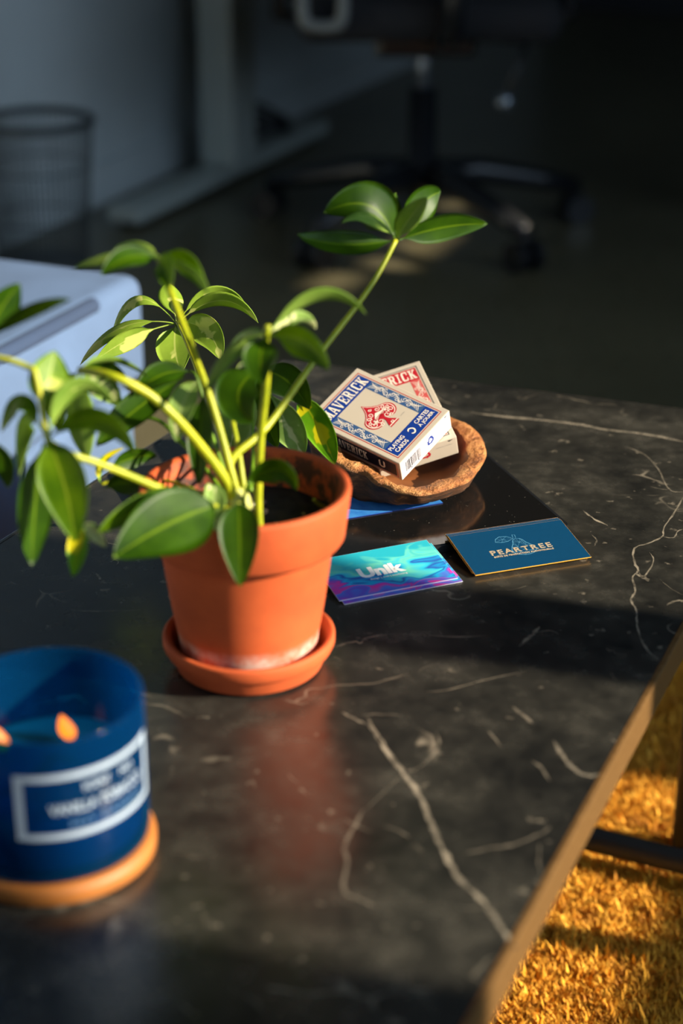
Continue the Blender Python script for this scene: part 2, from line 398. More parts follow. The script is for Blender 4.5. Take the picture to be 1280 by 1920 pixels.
for q in lc:
    MB().tube([Vector((q.x, q.y, .0105))-O, Vector((q.x, q.y, T-TH))-O], .013, 12).build('leg', M['blackmetal'], tbl, True)
ap = inset(corners, .045); ap2 = inset(corners, .065)
for i in range(4):
    j = (i+1) % 4; prism('apron', [ap[i], ap[j], ap2[j], ap2[i]], T-TH-.03, T-TH, M['blackmetal'], tbl, O)
# veins: flush inlay strips with faded, ragged edges
VEINS = [
 (13, 1.0, [(688,1345),(720,1400),(757,1450),(790,1500),(815,1560),(838,1610),(868,1655),(905,1690),(940,1740),(967,1778)]),
 (7, .6, [(640,1335),(664,1348),(692,1362),(720,1400)]),
 (5, .5, [(764,1450),(797,1430),(823,1397),(817,1369)]), (3, .4, [(757,1452),(735,1470),(704,1500),(682,1520)]),
 (9, .5, [(682,1518),(662,1554),(646,1588),(651,1616),(643,1667),(674,1686),(707,1700)]),
 (4, .6, [(1000,1256),(915,1273),(842,1293),(800,1297)]),
 (12, .9, [(878,773),(944,781),(1030,789),(1092,797),(1139,806),(1210,814),(1285,829)]),
 (5, .9, [(1285,925),(1264,961),(1245,988),(1241,1006),(1214,1019),(1190,1027),(1188,1051),(1196,1070),(1186,1082),(1190,1109),(1182,1125),(1192,1144),(1194,1172),(1207,1210),(1235,1240)]),
 (4, .8, [(1241,1006),(1262,1008),(1270,996),(1280,992)]), (4, .8, [(1217,1035),(1225,1052),(1206,1082),(1196,1070)]), (12, .7, [(1190,1074),(1206,1082),(1216,1090)]),
 (7, .9, [(1092,957),(1112,972),(1139,986)]), (5, .5, [(1108,1002),(1118,1012),(1114,1024)]),
 (8, .9, [(1249,1135),(1264,1127),(1285,1126)]), (4, .6, [(1167,836),(1206,851),(1233,879),(1255,918),(1285,922)]), (4, .4, [(1217,912),(1240,917),(1255,918)]),
 (6, .7, [(627,1213),(664,1203),(676,1206),(690,1195),(733,1190)]), (5, .45, [(745,1191),(802,1191),(850,1194),(913,1192)]),
 (10, .6, [(972,1213),(990,1196),(998,1190),(1012,1174)]), (4, .4, [(1000,1188),(1030,1182),(1048,1190)]),
 (4, .35, [(0,1218),(109,1209),(208,1216),(306,1216)]), (6, .7, [(180,1074),(184,1080),(190,1088)]), (4, .5, [(205,1056),(214,1050),(222,1054),(216,1062)]),
 (5, .5, [(131,1145),(180,1146),(230,1145),(270,1143)]),
 (10, .65, [(960,1325),(985,1345),(1000,1358)]), (11, .75, [(1037,1388),(1053,1415),(1072,1438),(1099,1454),(1135,1450)]), (17, .45, [(985,1534),(1005,1540),(1024,1541)]),
 (8, .5, [(870,1600),(920,1590),(964,1583),(1015,1562),(1030,1550)]), (7, .5, [(915,1370),(925,1382),(940,1400)]), (8, .45, [(995,1425),(1015,1440),(1030,1465)]), (6, .4, [(1012,1580),(1010,1620),(1018,1645)]),
 (7, .4, [(712,1545),(750,1560),(770,1572)]), (5, .3, [(860,1705),(900,1702),(945,1698)]), (6, .35, [(450,1860),(480,1880),(500,1905)]), (9, .35, [(270,1320),(310,1325),(350,1345)]),
 (5, .5, [(810,735),(830,752),(858,760)]), (4, .5, [(925,768),(932,755)]), (3, .3, [(1235,1085),(1260,1105),(1285,1118)]),
]
for wpx, op, pts in VEINS:
    cl = smooth_line([PZ(x, y, T+.00006) for x, y in pts], 7)
    vs, fs, att = [], [], []
    n = len(cl); sd = random.random()*50
    for i, p in enumerate(cl):
        t = (cl[min(i+1, n-1)]-cl[max(i-1, 0)]).normalized(); nn = Vector((-t.y, t.x, 0))
        jit = noise.noise(Vector((i*.45, sd, 0)))
        endf = min(1, i/4, (n-1-i)/4)
        h = wpx/2*(p-CAM).length/F*(1+.7*jit)*(.35+.65*endf)*.95; p = p + nn*noise.noise(Vector((i*.6, sd+9, 0)))*wpx*.35/F
        for k, a in ((-1, 0), (-.4, 1), (.4, 1), (1, 0)):
            vs.append(p + nn*h*k*(1+.3*noise.noise(Vector((i*.9, sd+k*7, 3)))) - O); att.append(a*op*(.3+.7*endf)*(.75+.5*noise.noise(Vector((i*.3, sd+20, 1)))))
    for i in range(n-1):
        for k in range(3): a = i*4+k; fs.append((a, a+4, a+5, a+1))
    o = mk('vein', vs, fs, M['marble'], tbl)
    at = o.data.attributes.new('vein', 'FLOAT', 'POINT'); at.data.foreach_set('value', att)
# ------------------------------------------------------------------ rug
rug = thing('shag_rug', 'mustard yellow shag rug under the marble coffee table', 'rug', tuple(ES(-.1, 1.0)))
Or = rug.location.copy()
rb = [ES(-.85, .1)-Or, ES(.75, .1)-Or, ES(.75, 1.9)-Or, ES(-.85, 1.9)-Or]
mk('rug_base', [v+Vector((0, 0, z)) for z in (.001, .010) for v in rb], [(3,2,1,0),(4,5,6,7),(0,1,5,4),(1,2,6,5),(2,3,7,6),(3,0,4,7)], M['rug_base'], rug)
vs, fs, tone = [], [], []
def blade(e, s, big=1.0):
    p = ES(e, s, .009)-Or; a = random.uniform(0, 2*PI); le = random.uniform(.007, .013)*big
    lean = Vector((math.cos(a), math.sin(a), 0))*random.uniform(.002, .009); w = Vector((-math.sin(a), math.cos(a), 0))*random.uniform(.0006, .0011)*big
    b = len(vs); m = p+lean*.4+Vector((0, 0, le*.6)); t = p+lean*1.1+Vector((0, 0, le))
    vs.extend([p-w, p+w, m+w*.9, m-w*.9, t]); fs.extend([(b, b+1, b+2, b+3), (b+3, b+2, b+4)])
    k = .5+.5*noise.noise(Vector((e*45, s*45, 0)))*1.4; tone.extend([max(0, min(1, k+random.uniform(-.3, .3)))]*5)
for _ in range(190000): blade(random.uniform(-.42, .02), random.uniform(1.0, 1.85))
for _ in range(40000): blade(random.uniform(-.84, .74), random.uniform(.11, 1.89), 1.7)
pile = mk('pile', vs, fs, M['rug'], rug); pile['kind'] = 'stuff'
at = pile.data.attributes.new('tone', 'FLOAT', 'POINT'); at.data.foreach_set('value', tone)
# ------------------------------------------------------------------ tablet
zt = T + .0065
cR = PZ(1064, 984, zt); ang = math.radians(19.8)
tab = thing('tablet', 'thin black glass tablet lying under the wooden bowl', 'tablet', mat=Matrix.Translation((cR.x, cR.y, T)) @ Matrix.Rotation(ang, 4, 'Z'))
def rrect(x0, x1, y0, y1, r, k=5):
    out = []
    for cx, cy, a0 in ((x1-r, y0+r, -90), (x1-r, y1-r, 0), (x0+r, y1-r, 90), (x0+r, y0+r, 180)):
        for i in range(k+1):
            a = math.radians(a0+90*i/k); out.append(Vector((cx+r*math.cos(a), cy+r*math.sin(a), 0)))
    return out
rr = rrect(-.283, .0022, -.001, .217, .007); Z0 = Vector((0, 0, 0))
prism('case', rr, .0003, .0056, M['chairplastic'], tab, Z0)
prism('screen', rrect(-.2802, -.0008, .0008, .2142, .0055), .0058, .0065, M['screen'], tab, Z0)
# ------------------------------------------------------------------ printing helpers
def text_mesh(body, w=None, h=None, bold=0.0, cx=0, cy=0, shear=0, space=1.0):
    cu = bpy.data.curves.new('lettering', 'FONT'); cu.body = body; cu.size = 1; cu.offset = bold; cu.resolution_u = 3; cu.shear = shear; cu.space_character = space
    ob = bpy.data.objects.new('lettering', cu); COL.objects.link(ob)
    dg = bpy.context.evaluated_depsgraph_get(); me = bpy.data.meshes.new_from_object(ob.evaluated_get(dg))
    vs = [v.co.copy() for v in me.vertices]; fs = [tuple(p.vertices) for p in me.polygons]
    bpy.data.objects.remove(ob); bpy.data.meshes.remove(me); bpy.data.curves.remove(cu)
    x0 = min(v.x for v in vs); x1 = max(v.x for v in vs); y0 = min(v.y for v in vs); y1 = max(v.y for v in vs)
    sx = (w/(x1-x0)) if w else None; sy = (h/(y1-y0)) if h else None
    sx = sx or sy; sy = sy or sx
    return [Vector(((v.x-(x0+x1)/2)*sx+cx, (v.y-(y0+y1)/2)*sy+cy, 0)) for v in vs], fs
def quad(a, b, t):   # thick stroke from a to b
    a, b = Vector(a), Vector(b); d = (b-a).normalized(); n = Vector((-d.y, d.x))*t/2
    return [a-n, b-n, b+n, a+n]
def hs(x, y, w, h): return [Vector((x, y)), Vector((x+w, y)), Vector((x+w, y+h)), Vector((x, y+h))]
SL = .13
def glyph(c):
    q = []
    if c == 'M':
        q += [hs(.10,0,.14,1), hs(.70,0,.22,1), quad((.2,1),(.5,.12),.2), quad((.5,.12),(.78,1),.13), hs(0,0,.34,SL), hs(.62,0,.38,SL), hs(0,1-SL,.3,SL), hs(.7,1-SL,.3,SL)]
    elif c == 'A':
        q += [quad((.14,0),(.46,1),.13), quad((.54,1),(.84,0),.25), hs(.25,.28,.4,.12), hs(0,0,.34,SL), hs(.62,0,.38,SL)]
    elif c == 'V':
        q += [quad((.16,1),(.48,0),.25), quad((.54,0),(.86,1),.13), hs(0,1-SL,.4,SL), hs(.66,1-SL,.34,SL)]
    elif c == 'E':
        q += [hs(.12,0,.26,1), hs(0,0,.95,SL), hs(0,1-SL,.95,SL), hs(.3,.44,.4,.12), hs(.82,0,.13,.32), hs(.82,.68,.13,.32), hs(.6,.34,.12,.32)]
    elif c == 'R':
        q += [hs(.12,0,.26,1), hs(0,0,.48,SL), hs(0,1-SL,.72,SL), hs(.3,.44,.42,SL), hs(.64,.5,.24,.42), quad((.6,.5),(.78,.05),.24), hs(.66,0,.34,SL)]
    elif c == 'I':
        q += [hs(.34,0,.32,1), hs(.12,0,.76,SL), hs(.12,1-SL,.76,SL)]
    elif c == 'C':
        q += [hs(.06,.12,.28,.76), hs(.16,0,.64,SL), hs(.16,1-SL,.64,SL), hs(.76,.06,.14,.3), hs(.76,.62,.14,.38)]
    elif c == 'K':
        q += [hs(.12,0,.26,1), hs(0,0,.46,SL), hs(0,1-SL,.46,SL), quad((.36,.42),(.8,.95),.13), quad((.46,.55),(.8,.05),.26), hs(.62,0,.38,SL), hs(.6,1-SL,.38,SL)]
    return q
def slab_word(word, w, h, cx=0, cy=0):
    ws = {'M': 1.25, 'I': .62}; adv = [ws.get(c, 1.0) for c in word]; gap = .10; tot = sum(adv)+gap*(len(word)-1); k = w/tot; x = -w/2
    vs, fs = [], []
    for c, a in zip(word, adv):
        for q in glyph(c):
            b = len(vs); vs += [Vector((cx+x+p.x*a*k, cy+(p.y-.5)*h, 0)) for p in q]; fs.append(tuple(range(b, b+4)))
        x += (a+gap)*k
    return vs, fs
def strokes(lines, t):
    vs, fs = [], []
    for ln in lines:
        ln = [Vector((p[0], p[1])) for p in ln]; b = len(vs); n = len(ln)
        for i, p in enumerate(ln):
            d = ln[min(i+1, n-1)]-ln[max(i-1, 0)]; d = d.normalized() if d.length > 0 else Vector((1, 0))
            k = t/2*(1 if 0 < i < n-1 else .4); nn = Vector((-d.y, d.x))*k; vs += [(p-nn).to_3d(), (p+nn).to_3d()]
        for i in range(n-1): fs.append((b+2*i, b+2*i+2, b+2*i+3, b+2*i+1))
    return vs, fs
def frame(x0, x1, y0, y1, t):
    vs = [Vector(p) for p in ((x0,y0,0),(x1,y0,0),(x1,y1,0),(x0,y1,0),(x0+t,y0+t,0),(x1-t,y0+t,0),(x1-t,y1-t,0),(x0+t,y1-t,0))]
    return vs, [(0,1,5,4),(1,2,6,5),(2,3,7,6),(3,0,4,7)]
def rect(x0, x1, y0, y1): return [Vector((x0,y0,0)), Vector((x1,y0,0)), Vector((x1,y1,0)), Vector((x0,y1,0))], [(0,1,2,3)]
def spiral(cx, cy, r, a0, turns, d=1, n=14):
    return [(cx+r*(1-i/n*.85)*math.cos(a0+d*turns*2*PI*i/n), cy+r*(1-i/n*.85)*math.sin(a0+d*turns*2*PI*i/n)) for i in range(n+1)]
def spade_outline(s, n=22):
    P = [(0, 1.0)]; R = []
    for i in range(n+1):     # right lobe
        a = math.radians(62 - i*(62+128)/n); R.append((.44+.42*math.cos(a), -.10+.44*math.sin(a)))
    R = [(.10, .80), (.24, .58), (.42, .40)] + R[2:]
    P += R + [(.06, -.30), (.10, -.55), (.30, -.92)]
    L = [(-x, y) for x, y in reversed(P[1:])]
    return [Vector((x*s, y*s)) for x, y in P+L]
def fan(pts):
    vs = [Vector((p.x, p.y, 0)) for p in pts]; return vs, [tuple(range(len(vs)))]
def recycle(cx, cy, r):
    vs, fs = [], []
    for k in range(3):
        a = k*2*PI/3; ca, sa = math.cos(a), math.sin(a)
        for q in ([(-.55,-.75),(.15,-.75),(.15,-.38),(-.38,-.38)], [(-.98,-.28),(-.55,-.75),(-.34,-.36),(-.62,.02)], [(.15,-.98),(.62,-.56),(.15,-.16)]):
            b = len(vs); vs += [Vector((cx+r*(x*ca-y*sa), cy+r*(x*sa+y*ca), 0)) for x, y in q]; fs.append(tuple(range(b, b+len(q))))
    return vs, fs
def merge(*ms):
    vs, fs = [], []
    for v, f in ms: b = len(vs); vs += v; fs += [tuple(i+b for i in q) for q in f]
    return vs, fs
def horseshoe(cx, cy, r, rot=0):
    return strokes([[(cx+r*(.62+.38*abs(math.sin(a)))*math.cos(a+rot)*.9, cy+r*math.sin(a+rot)) for a in [math.radians(120+i*300/14) for i in range(15)]]], r*.42)
def face(parent, name, m, mat, lift, org, ux, uy):
    vs, fs = m; ux, uy, org = Vector(ux), Vector(uy), Vector(org); nz = ux.cross(uy)
    return mk(name, [org+ux*v.x+uy*v.y+nz*lift for v in vs], fs, mat, parent)
# ------------------------------------------------------------------ playing card boxes
DW, DL, DT = .0635, .0897, .0189
mm = .001
def card_box(label, mat, main, second, strip, line_mat, mark):
    d = thing('playing_card_box', label, 'card box', group='playing card boxes in the bowl', mat=mat)
    b = MB().box((0, 0, DT/2), (DW, DL, DT)).build('box', M['card_beige'], d); bevel(b, .0006, 2)
    tz = dict(org=(0, 0, DT), ux=(1, 0, 0), uy=(0, 1, 0)); l = .00006
    x0 = 27.6*mm; y0 = 40.6*mm
    face(d, 'border_line', frame(-x0, x0, -y0, y0, .65*mm), line_mat, l, **tz)
    ix, iy = 26.0*mm, 39.0*mm
    face(d, 'title_panel', rect(-ix, ix, 25.5*mm, iy), main, l, **tz)
    face(d, 'title_lettering', slab_word('MAVERICK', 49*mm, 10.2*mm, 0, 32.4*mm), M['p_cream'], 2*l, **tz)
    face(d, 'bottom_panel', rect(-ix, ix, -iy, -26.5*mm), main, l, **tz)
    t = merge(text_mesh('PLAYING', 17*mm, 3.7*mm, .02, -16*mm, -30.2*mm), text_mesh('CARDS', 14*mm, 3.7*mm, .02, -16*mm, -35.2*mm),
              text_mesh('CARTES', 16*mm, 3.7*mm, .02, 15.5*mm, -30.2*mm), text_mesh('À JOUER', 18*mm, 4.6*mm, .02, 15.5*mm, -34.9*mm), horseshoe(0, -32.6*mm, 3.0*mm, PI/2))
    face(d, 'bottom_lettering', t, M['p_cream'], 2*l, **tz)
    for sx in (-1, 1):
        face(d, 'side_strip', rect(sx*26*mm if sx < 0 else 17.6*mm, -17.6*mm if sx < 0 else 26*mm, -26.4*mm, 25.4*mm), strip, l, **tz)
        ls = []; c = sx*21.8*mm
        for i in range(6):
            y = (-14+i*5.6)*mm; g = 1 if i % 2 else -1
            ls.append(spiral(c+g*1.4*mm, y, 2.7*mm, PI/2, 1.3, g)); ls.append(spiral(c-g*2.0*mm, y+2.3*mm, 1.7*mm, -PI/2, 1.1, -g, 10))
        for e in (-1, 1):
            for k in range(5):
                yy = e*(24.5-1.6*k)*mm; ls.append([(c+(-3.6+.6*k)*mm, yy), (c-.5*mm, yy-e*1.6*mm), (c+(3.4-.5*k)*mm, yy-e*4.2*mm)])
                ls.append([(c+(3.4-.9*k)*mm, yy), (c+1.2*mm, yy-e*2.4*mm), (c+(.4-.5*k)*mm, yy-e*5*mm)])
        ls.append([(c+2.6*mm*math.sin(i*.75), (-17+i*1.7)*mm) for i in range(21)])
        face(d, 'scroll_ornament', strokes(ls, .5*mm), M['p_cream'], 2*l, **tz)
    s = 17.5*mm; cy = -1.0*mm
    sh = lambda k: fan([Vector((p.x*1.02, p.y+cy)) for p in spade_outline(s*k)])
    face(d, 'spade', sh(1.0), second, l, **tz); face(d, 'spade_inline', sh(.925), M['p_cream'], 2*l, **tz); face(d, 'spade_core', sh(.875), second, 3*l, **tz)
    ls = []
    rnd = random.Random(3)
    for (x, y, r) in [(-7,-2,4),(7,-2,4),(-10,-4,3),(10,-4,3),(-4,5,2.4),(4,5,2.4),(0,9,1.6),(-8,3,2.2),(8,3,2.2),(-4,-5,3),(4,-5,3),(-11,0,1.8),(11,0,1.8),(-6,-8,2),(6,-8,2),(0,-13,1.6),(-1.6,1.5,1.6),(1.8,1.5,1.6)]:
        ls.append(spiral(x*mm, y*mm+cy, r*mm, rnd.uniform(0, 6), 1.25, 1 if x < 0 else -1))
    face(d, 'spade_scrolls', strokes(ls, .62*mm), M['p_cream'], 4*l, **tz)
    face(d, 'spade_banner', merge(strokes([[(-8*mm, -3.4*mm+cy), (0, 1.4*mm+cy), (8.2*mm, -1.0*mm+cy)]], 4.2*mm)), M['p_cream'], 5*l, **tz)
    face(d, 'banner_lettering', slab_word('MAVERICK', 13*mm, 2.4*mm, 0, -1.3*mm+cy), second, 6*l, **tz)
    face(d, 'small_print', text_mesh('LINOID', 5*mm, .9*mm, 0, 10.5*mm, -16*mm), M['p_grey'], l, **tz)
    # short end with bar code
    ez = dict(org=(0, -DL/2, DT/2), ux=(1, 0, 0), uy=(0, 0, 1))
    face(d, 'end_paper', rect(-DW/2+.8*mm, DW/2-.8*mm, -DT/2+.8*mm, DT/2-.8*mm), M['card_white'] if mark is M['p_blue'] else M['card_beige'], l, **ez)
    bars = []; rnd = random.Random(5); x = -25.5*mm
    while x < -7*mm:
        w = rnd.choice((.5, .5, .8, 1.1))*mm; long = rnd.random() < .12; bars.append(rect(x, x+w, -6.3*mm if long else -5.0*mm, 5.2*mm)); x += w+rnd.choice((.35, .45, .6))*mm
    bars.append(text_mesh('0 73854 01209', 17*mm, 1.3*mm, .01, -16*mm, -6.2*mm))
    face(d, 'bar_code', merge(*bars), M['p_black'], 2*l, **ez)
    face(d, 'recycling_mark', recycle(5.8*mm, .3*mm, 4.6*mm), mark, 2*l, **ez)
    face(d, 'end_print', merge(text_mesh('MADE IN CANADA', 13*mm, .9*mm, 0, 21*mm, 3.4*mm)), M['p_grey'], 2*l, **ez)
    face(d, 'tuck_notch', ([Vector((24*mm, 8.0*mm, 0)), Vector((29*mm, 8.4*mm, 0)), Vector((25.5*mm, 6.6*mm, 0))], [(0, 2, 1)]), M['p_black'], 2*l, **ez)
    # long sides
    for sx in (-1, 1):
        lz = dict(org=(sx*DW/2, 0, DT/2), ux=(0, sx, 0), uy=(0, 0, 1)); k = -1 if sx > 0 else 1
        face(d, 'side_border', frame(-42*mm, 42*mm, -7.6*mm, 7.4*mm, .6*mm), line_mat, l, **lz)
        face(d, 'side_panel', rect(-40.8*mm, 40.8*mm, -6.5*mm, 6.3*mm), M['p_navy'] if mark is M['p_blue'] else M['p_red'], l, **lz)
        face(d, 'side_lettering', merge(slab_word('MAVERICK', 34*mm, 8.2*mm, -4*mm, 0), horseshoe(27*mm, 0, 3.6*mm)), M['p_cream'], 2*l, **lz)
    return d
def mat4(r, o):
    return Matrix((r[0]+[o[0]], r[1]+[o[1]], r[2]+[o[2]], [0, 0, 0, 1]))
MA = mat4([[.6121, -.7788, -.1376], [.6716, .6037, -.4294], [.4175, .1704, .8926]], [.0302, 1.2751, T+.0420])
MB2 = mat4([[.9472, -.2898, -.1376], [.2066, .8792, -.4294], [.2454, .3783, .8926]], [.0474, 1.3015, T+.0357])
card_box('blue and cream playing card box with red spade, leaning on top in bowl', MA, M['p_blue'], M['p_red'], M['p_slate'], M['p_red'], M['p_blue'])
card_box('red and cream playing card box underneath the blue one in bowl', MB2, M['p_red'], M['p_blue'], M['p_rose'], M['p_navy'], M['p_red'])
# ------------------------------------------------------------------ wooden bowl
bc = Vector((.036, 1.262, T)); bowl = thing('root_wood_bowl', 'rough root wood bowl with chiselled rim holding two card boxes', 'bowl', (bc.x, bc.y, zt))
rim_px = [(912,842,.030),(897,878,.028),(872,902,.027),(832,917,.026),(790,924,.026),(750,920,.027),(715,906,.029),(680,884,.031),(640,872,.034),(600,842,.038),(577,812,.040)]
ctl = []
for x, y, z in rim_px:
    q = PZ(x, y, T+z); ctl.append((math.atan2(q.y-bc.y, q.x-bc.x), math.hypot(q.x-bc.x, q.y-bc.y), z))
ctl += [(math.radians(a), r, z) for a, r, z in ((42, .082, .034), (75, .088, .038), (105, .092, .040), (135, .088, .041))]
ctl = sorted((a % (2*PI), r, z) for a, r, z in ctl)
def rim_at(a):
    a %= 2*PI; L = [(ctl[-1][0]-2*PI,)+ctl[-1][1:]] + ctl + [(ctl[0][0]+2*PI,)+ctl[0][1:]]
    for p, q in zip(L, L[1:]):
        if p[0] <= a <= q[0]:
            t = (a-p[0])/max(1e-6, q[0]-p[0]); t = t*t*(3-2*t); return p[1]+(q[1]-p[1])*t, p[2]+(q[2]-p[2])*t
    return ctl[0][1:]
NB = 120; zb = zt-T
def ring(fn): return [fn(2*PI*k/NB) for k in range(NB)]
def pt(r, a, z): return Vector((r*math.cos(a), r*math.sin(a), z-zb))
def nz(a, s, f=2.0): return noise.noise(Vector((math.cos(a)*f*3, math.sin(a)*f*3, s)))
cx0 = lambda a: (.046+.003*nz(a, 1))
rw = lambda a: .0145+.003*nz(a, 4, 1)+.0012*nz(a, 5, 4)
def RZ(a): r, z = rim_at(a); return r+.0012*nz(a, 2, .9)+.0005*nz(a, 2.5, 4), z+.0014*nz(a, 3, 1.0)
outer = [ring(lambda a: pt(cx0(a)*.75, a, zb)), ring(lambda a: pt(cx0(a), a, zb+.0008)), ring(lambda a: pt(cx0(a)*.55+RZ(a)[0]*.45, a, zb+.004+.002*nz(a, 7, 2))),
         ring(lambda a: pt(cx0(a)*.2+RZ(a)[0]*.8+.002*nz(a, 8, 3), a, zb+(RZ(a)[1]-zb)*.45)), ring(lambda a: pt(RZ(a)[0]*.99, a, zb+(RZ(a)[1]-zb)*.86))]
rimr = [ring(lambda a: pt(RZ(a)[0]*.99, a, zb+(RZ(a)[1]-zb)*.86)), ring(lambda a: pt(RZ(a)[0], a, RZ(a)[1]-.001)), ring(lambda a: pt(RZ(a)[0]-.003, a, RZ(a)[1]+.0008*nz(a, 11, 8)+.0008)), ring(lambda a: pt(RZ(a)[0]-rw(a)*.6, a, RZ(a)[1]+.0006+.0014*nz(a, 12, 7))), ring(lambda a: pt(RZ(a)[0]-rw(a), a, RZ(a)[1]-.001+.0012*nz(a, 13, 5)))]
inner = [rimr[-1], ring(lambda a: pt((RZ(a)[0]-rw(a))*.90, a, zb+(RZ(a)[1]-zb)*.55)), ring(lambda a: pt((RZ(a)[0]-rw(a))*.72, a, zb+.0065)), ring(lambda a: pt((RZ(a)[0]-rw(a))*.4, a, zb+.0042))]
def loft(name, rings, mat, parent, cap0=False, cap1=False):
    vs = [v for r in rings for v in r]; fs = []
    for i in range(len(rings)-1):
        for k in range(NB): k2 = (k+1) % NB; fs.append((i*NB+k, i*NB+k2, (i+1)*NB+k2, (i+1)*NB+k))
    if cap0: fs.append(tuple(reversed(range(NB))))
    if cap1: b = (len(rings)-1)*NB; fs.append(tuple(b+k for k in range(NB)))
    return mk(name, vs, fs, mat, parent, True)
loft('outer_shell', outer, M['bark'], bowl, cap0=True); loft('rim', rimr, M['wood'], bowl); loft('hollow', inner, M['hollow'], bowl, cap1=True)
# ------------------------------------------------------------------ business cards
CW, CD, CT_ = .0889, .0508, .00056
def card_matrix(x, y, yaw, tilt, z):
    e = Vector((math.cos(yaw), math.sin(yaw), 0)); n = Vector((-e.y*math.cos(tilt), e.x*math.cos(tilt), math.sin(tilt)))
    k = e.cross(n); return Matrix(((e.x, n.x, k.x, x), (e.y, n.y, k.y, y), (e.z, n.z, k.z, z), (0, 0, 0, 1)))
def card(name, label, mat, sheet, edge, group):
    c = thing(name, label, 'business card', mat=mat, group=group)
    MB().box((CW/2, CD/2, CT_/2), (CW, CD, CT_)).build('card_body', edge, c)
    face(c, 'printed_face', rect(.0001, CW-.0001, .0001, CD-.0001), sheet, .00003, (0, 0, CT_), (1, 0, 0), (0, 1, 0))
    return c
GP = 'teal cards with gold edges stacked on the tablet corner'; GU = 'swirl printed cards stacked by the pot'
tilt = .150
def stacked(x, y, yaw, k, slide, side=0):
    m = card_matrix(x, y, yaw, tilt, T+.0004); return m @ Matrix.Translation((side, slide, k*(CT_+.00009)))
pl = [(0, 'bottom card', .0062, .0004), (1, 'second card up', .0050, -.0003), (2, 'third card up', .0030, .0002), (3, 'top card', 0, 0)]
names = ['bottom teal business card of the gold-edged stack on the tablet corner', 'second lowest teal business card of the gold-edged stack on the tablet',
         'teal business card just below the top one of the gold-edged stack', 'topmost teal business card with pale gold lettering and wireframe pear']
PX, PYY, PA = .0926, 1.1026, .3379
for (k, _, sl, sd), lb in zip(pl, names):
    c = card('teal_business_card', lb, stacked(PX, PYY, PA, k, sl, sd), M['teal_card'], M['gold'], GP)
fz = dict(org=(0, 0, CT_), ux=(1, 0, 0), uy=(0, 1, 0))
cx, cy = CW*.50, CD*.44
face(c, 'title_lettering', text_mesh('PEARTREE', 47*mm, 5.6*mm, .012, cx, cy, space=1.25), M['p_gold'], .00010, **fz)
face(c, 'title_inline', text_mesh('PEARTREE', 46.4*mm, 4.9*mm, -.030, cx, cy, space=1.25), M['teal_card'], .00014, **fz)
face(c, 'subtitle_lettering', text_mesh('BOÎTE DE PRODUCTION AUDIOVISUELLE', 46*mm, 2.3*mm, .012, cx, cy-5.0*mm, space=1.1), M['p_gold'], .00010, **fz)
pear = [(0, 14), (2.6, 13), (4, 10.5), (5, 7), (7.5, 3), (9, -1), (8.6, -5), (6, -8), (2, -9.4), (-2, -9.4), (-6, -8), (-8.6, -5), (-9, -1), (-7.5, 3), (-5, 7), (-4, 10.5), (-2.6, 13)]
pear = [(cx+2*mm+x*mm*1.0, cy+1.0*mm+y*mm*.9) for x, y in pear]
ins = [(cx+2*mm+x*mm, cy+1*mm+y*mm) for x, y in ((0, 7), (-3, 2), (3.5, 3), (0, -2), (-4, -4), (4.5, -4), (0, -6))]
ls = [pear+[pear[0]]]
for i, q in enumerate(pear):
    d = sorted(ins, key=lambda k: math.hypot(k[0]-q[0], k[1]-q[1])); ls.append([q, d[0]])
    if i % 2: ls.append([q, d[1]])
for i in range(len(ins)):
    for j in range(i): 
        if math.hypot(ins[i][0]-ins[j][0], ins[i][1]-ins[j][1]) < 6*mm: ls.append([ins[i], ins[j]])
lf = [(cx+x*mm, cy+y*mm) for x, y in ((0, 14), (-4, 17.5), (-9, 18.5), (-13, 16), (-14.5, 12.5), (-10, 11), (-5, 11.5), (0, 14))]; lm = (cx-8*mm, cy+14.5*mm)
ls += [lf] + [[lm, q] for q in lf] + [[(cx+2*mm, cy+14*mm), (cx+3*mm, cy+18*mm), (cx+1*mm, cy+18.6*mm), (cx, cy+14*mm)]]
face(c, 'pear_line_drawing', strokes(ls, .30*mm), M['p_line'], .00007, **fz)
UX, UY, UA = .0015, 1.0615, .4044
for k, sl, sd, lb in ((0, 0, .0004, 'lower marbled turquoise and magenta card peeking out below its twin'), (1, .0040, -.0016, 'upper marbled turquoise and magenta business card with white lettering')):
    c = card('marbled_business_card', lb, stacked(UX, UY, UA, k, sl, sd), M['swirl'], M['card_white'], GU)
cx, cy = CW*.475, CD*.47
face(c, 'logo_lettering', text_mesh('Unik', 34*mm, 12*mm, .05, cx, cy+1.5*mm), M['p_white'], .00009, **fz)
face(c, 'tagline_lettering', text_mesh('design | web | marketing', 28*mm, 2.4*mm, .012, cx+2*mm, cy-7.2*mm), M['p_white'], .00009, **fz)
q0 = PZ(662, 972, zt); q1 = PZ(830, 944, zt); dd = (q1-q0); yaw = math.atan2(dd.y, dd.x)
m = Matrix.Translation((q1.x, q1.y, zt+.0002)) @ Matrix.Rotation(yaw, 4, 'Z') @ Matrix.Translation((-CW, 0, 0))
c = card('blue_card', 'plain mottled blue card lying on the tablet under the bowl', m, M['blue_card'], M['p_blue'], None)
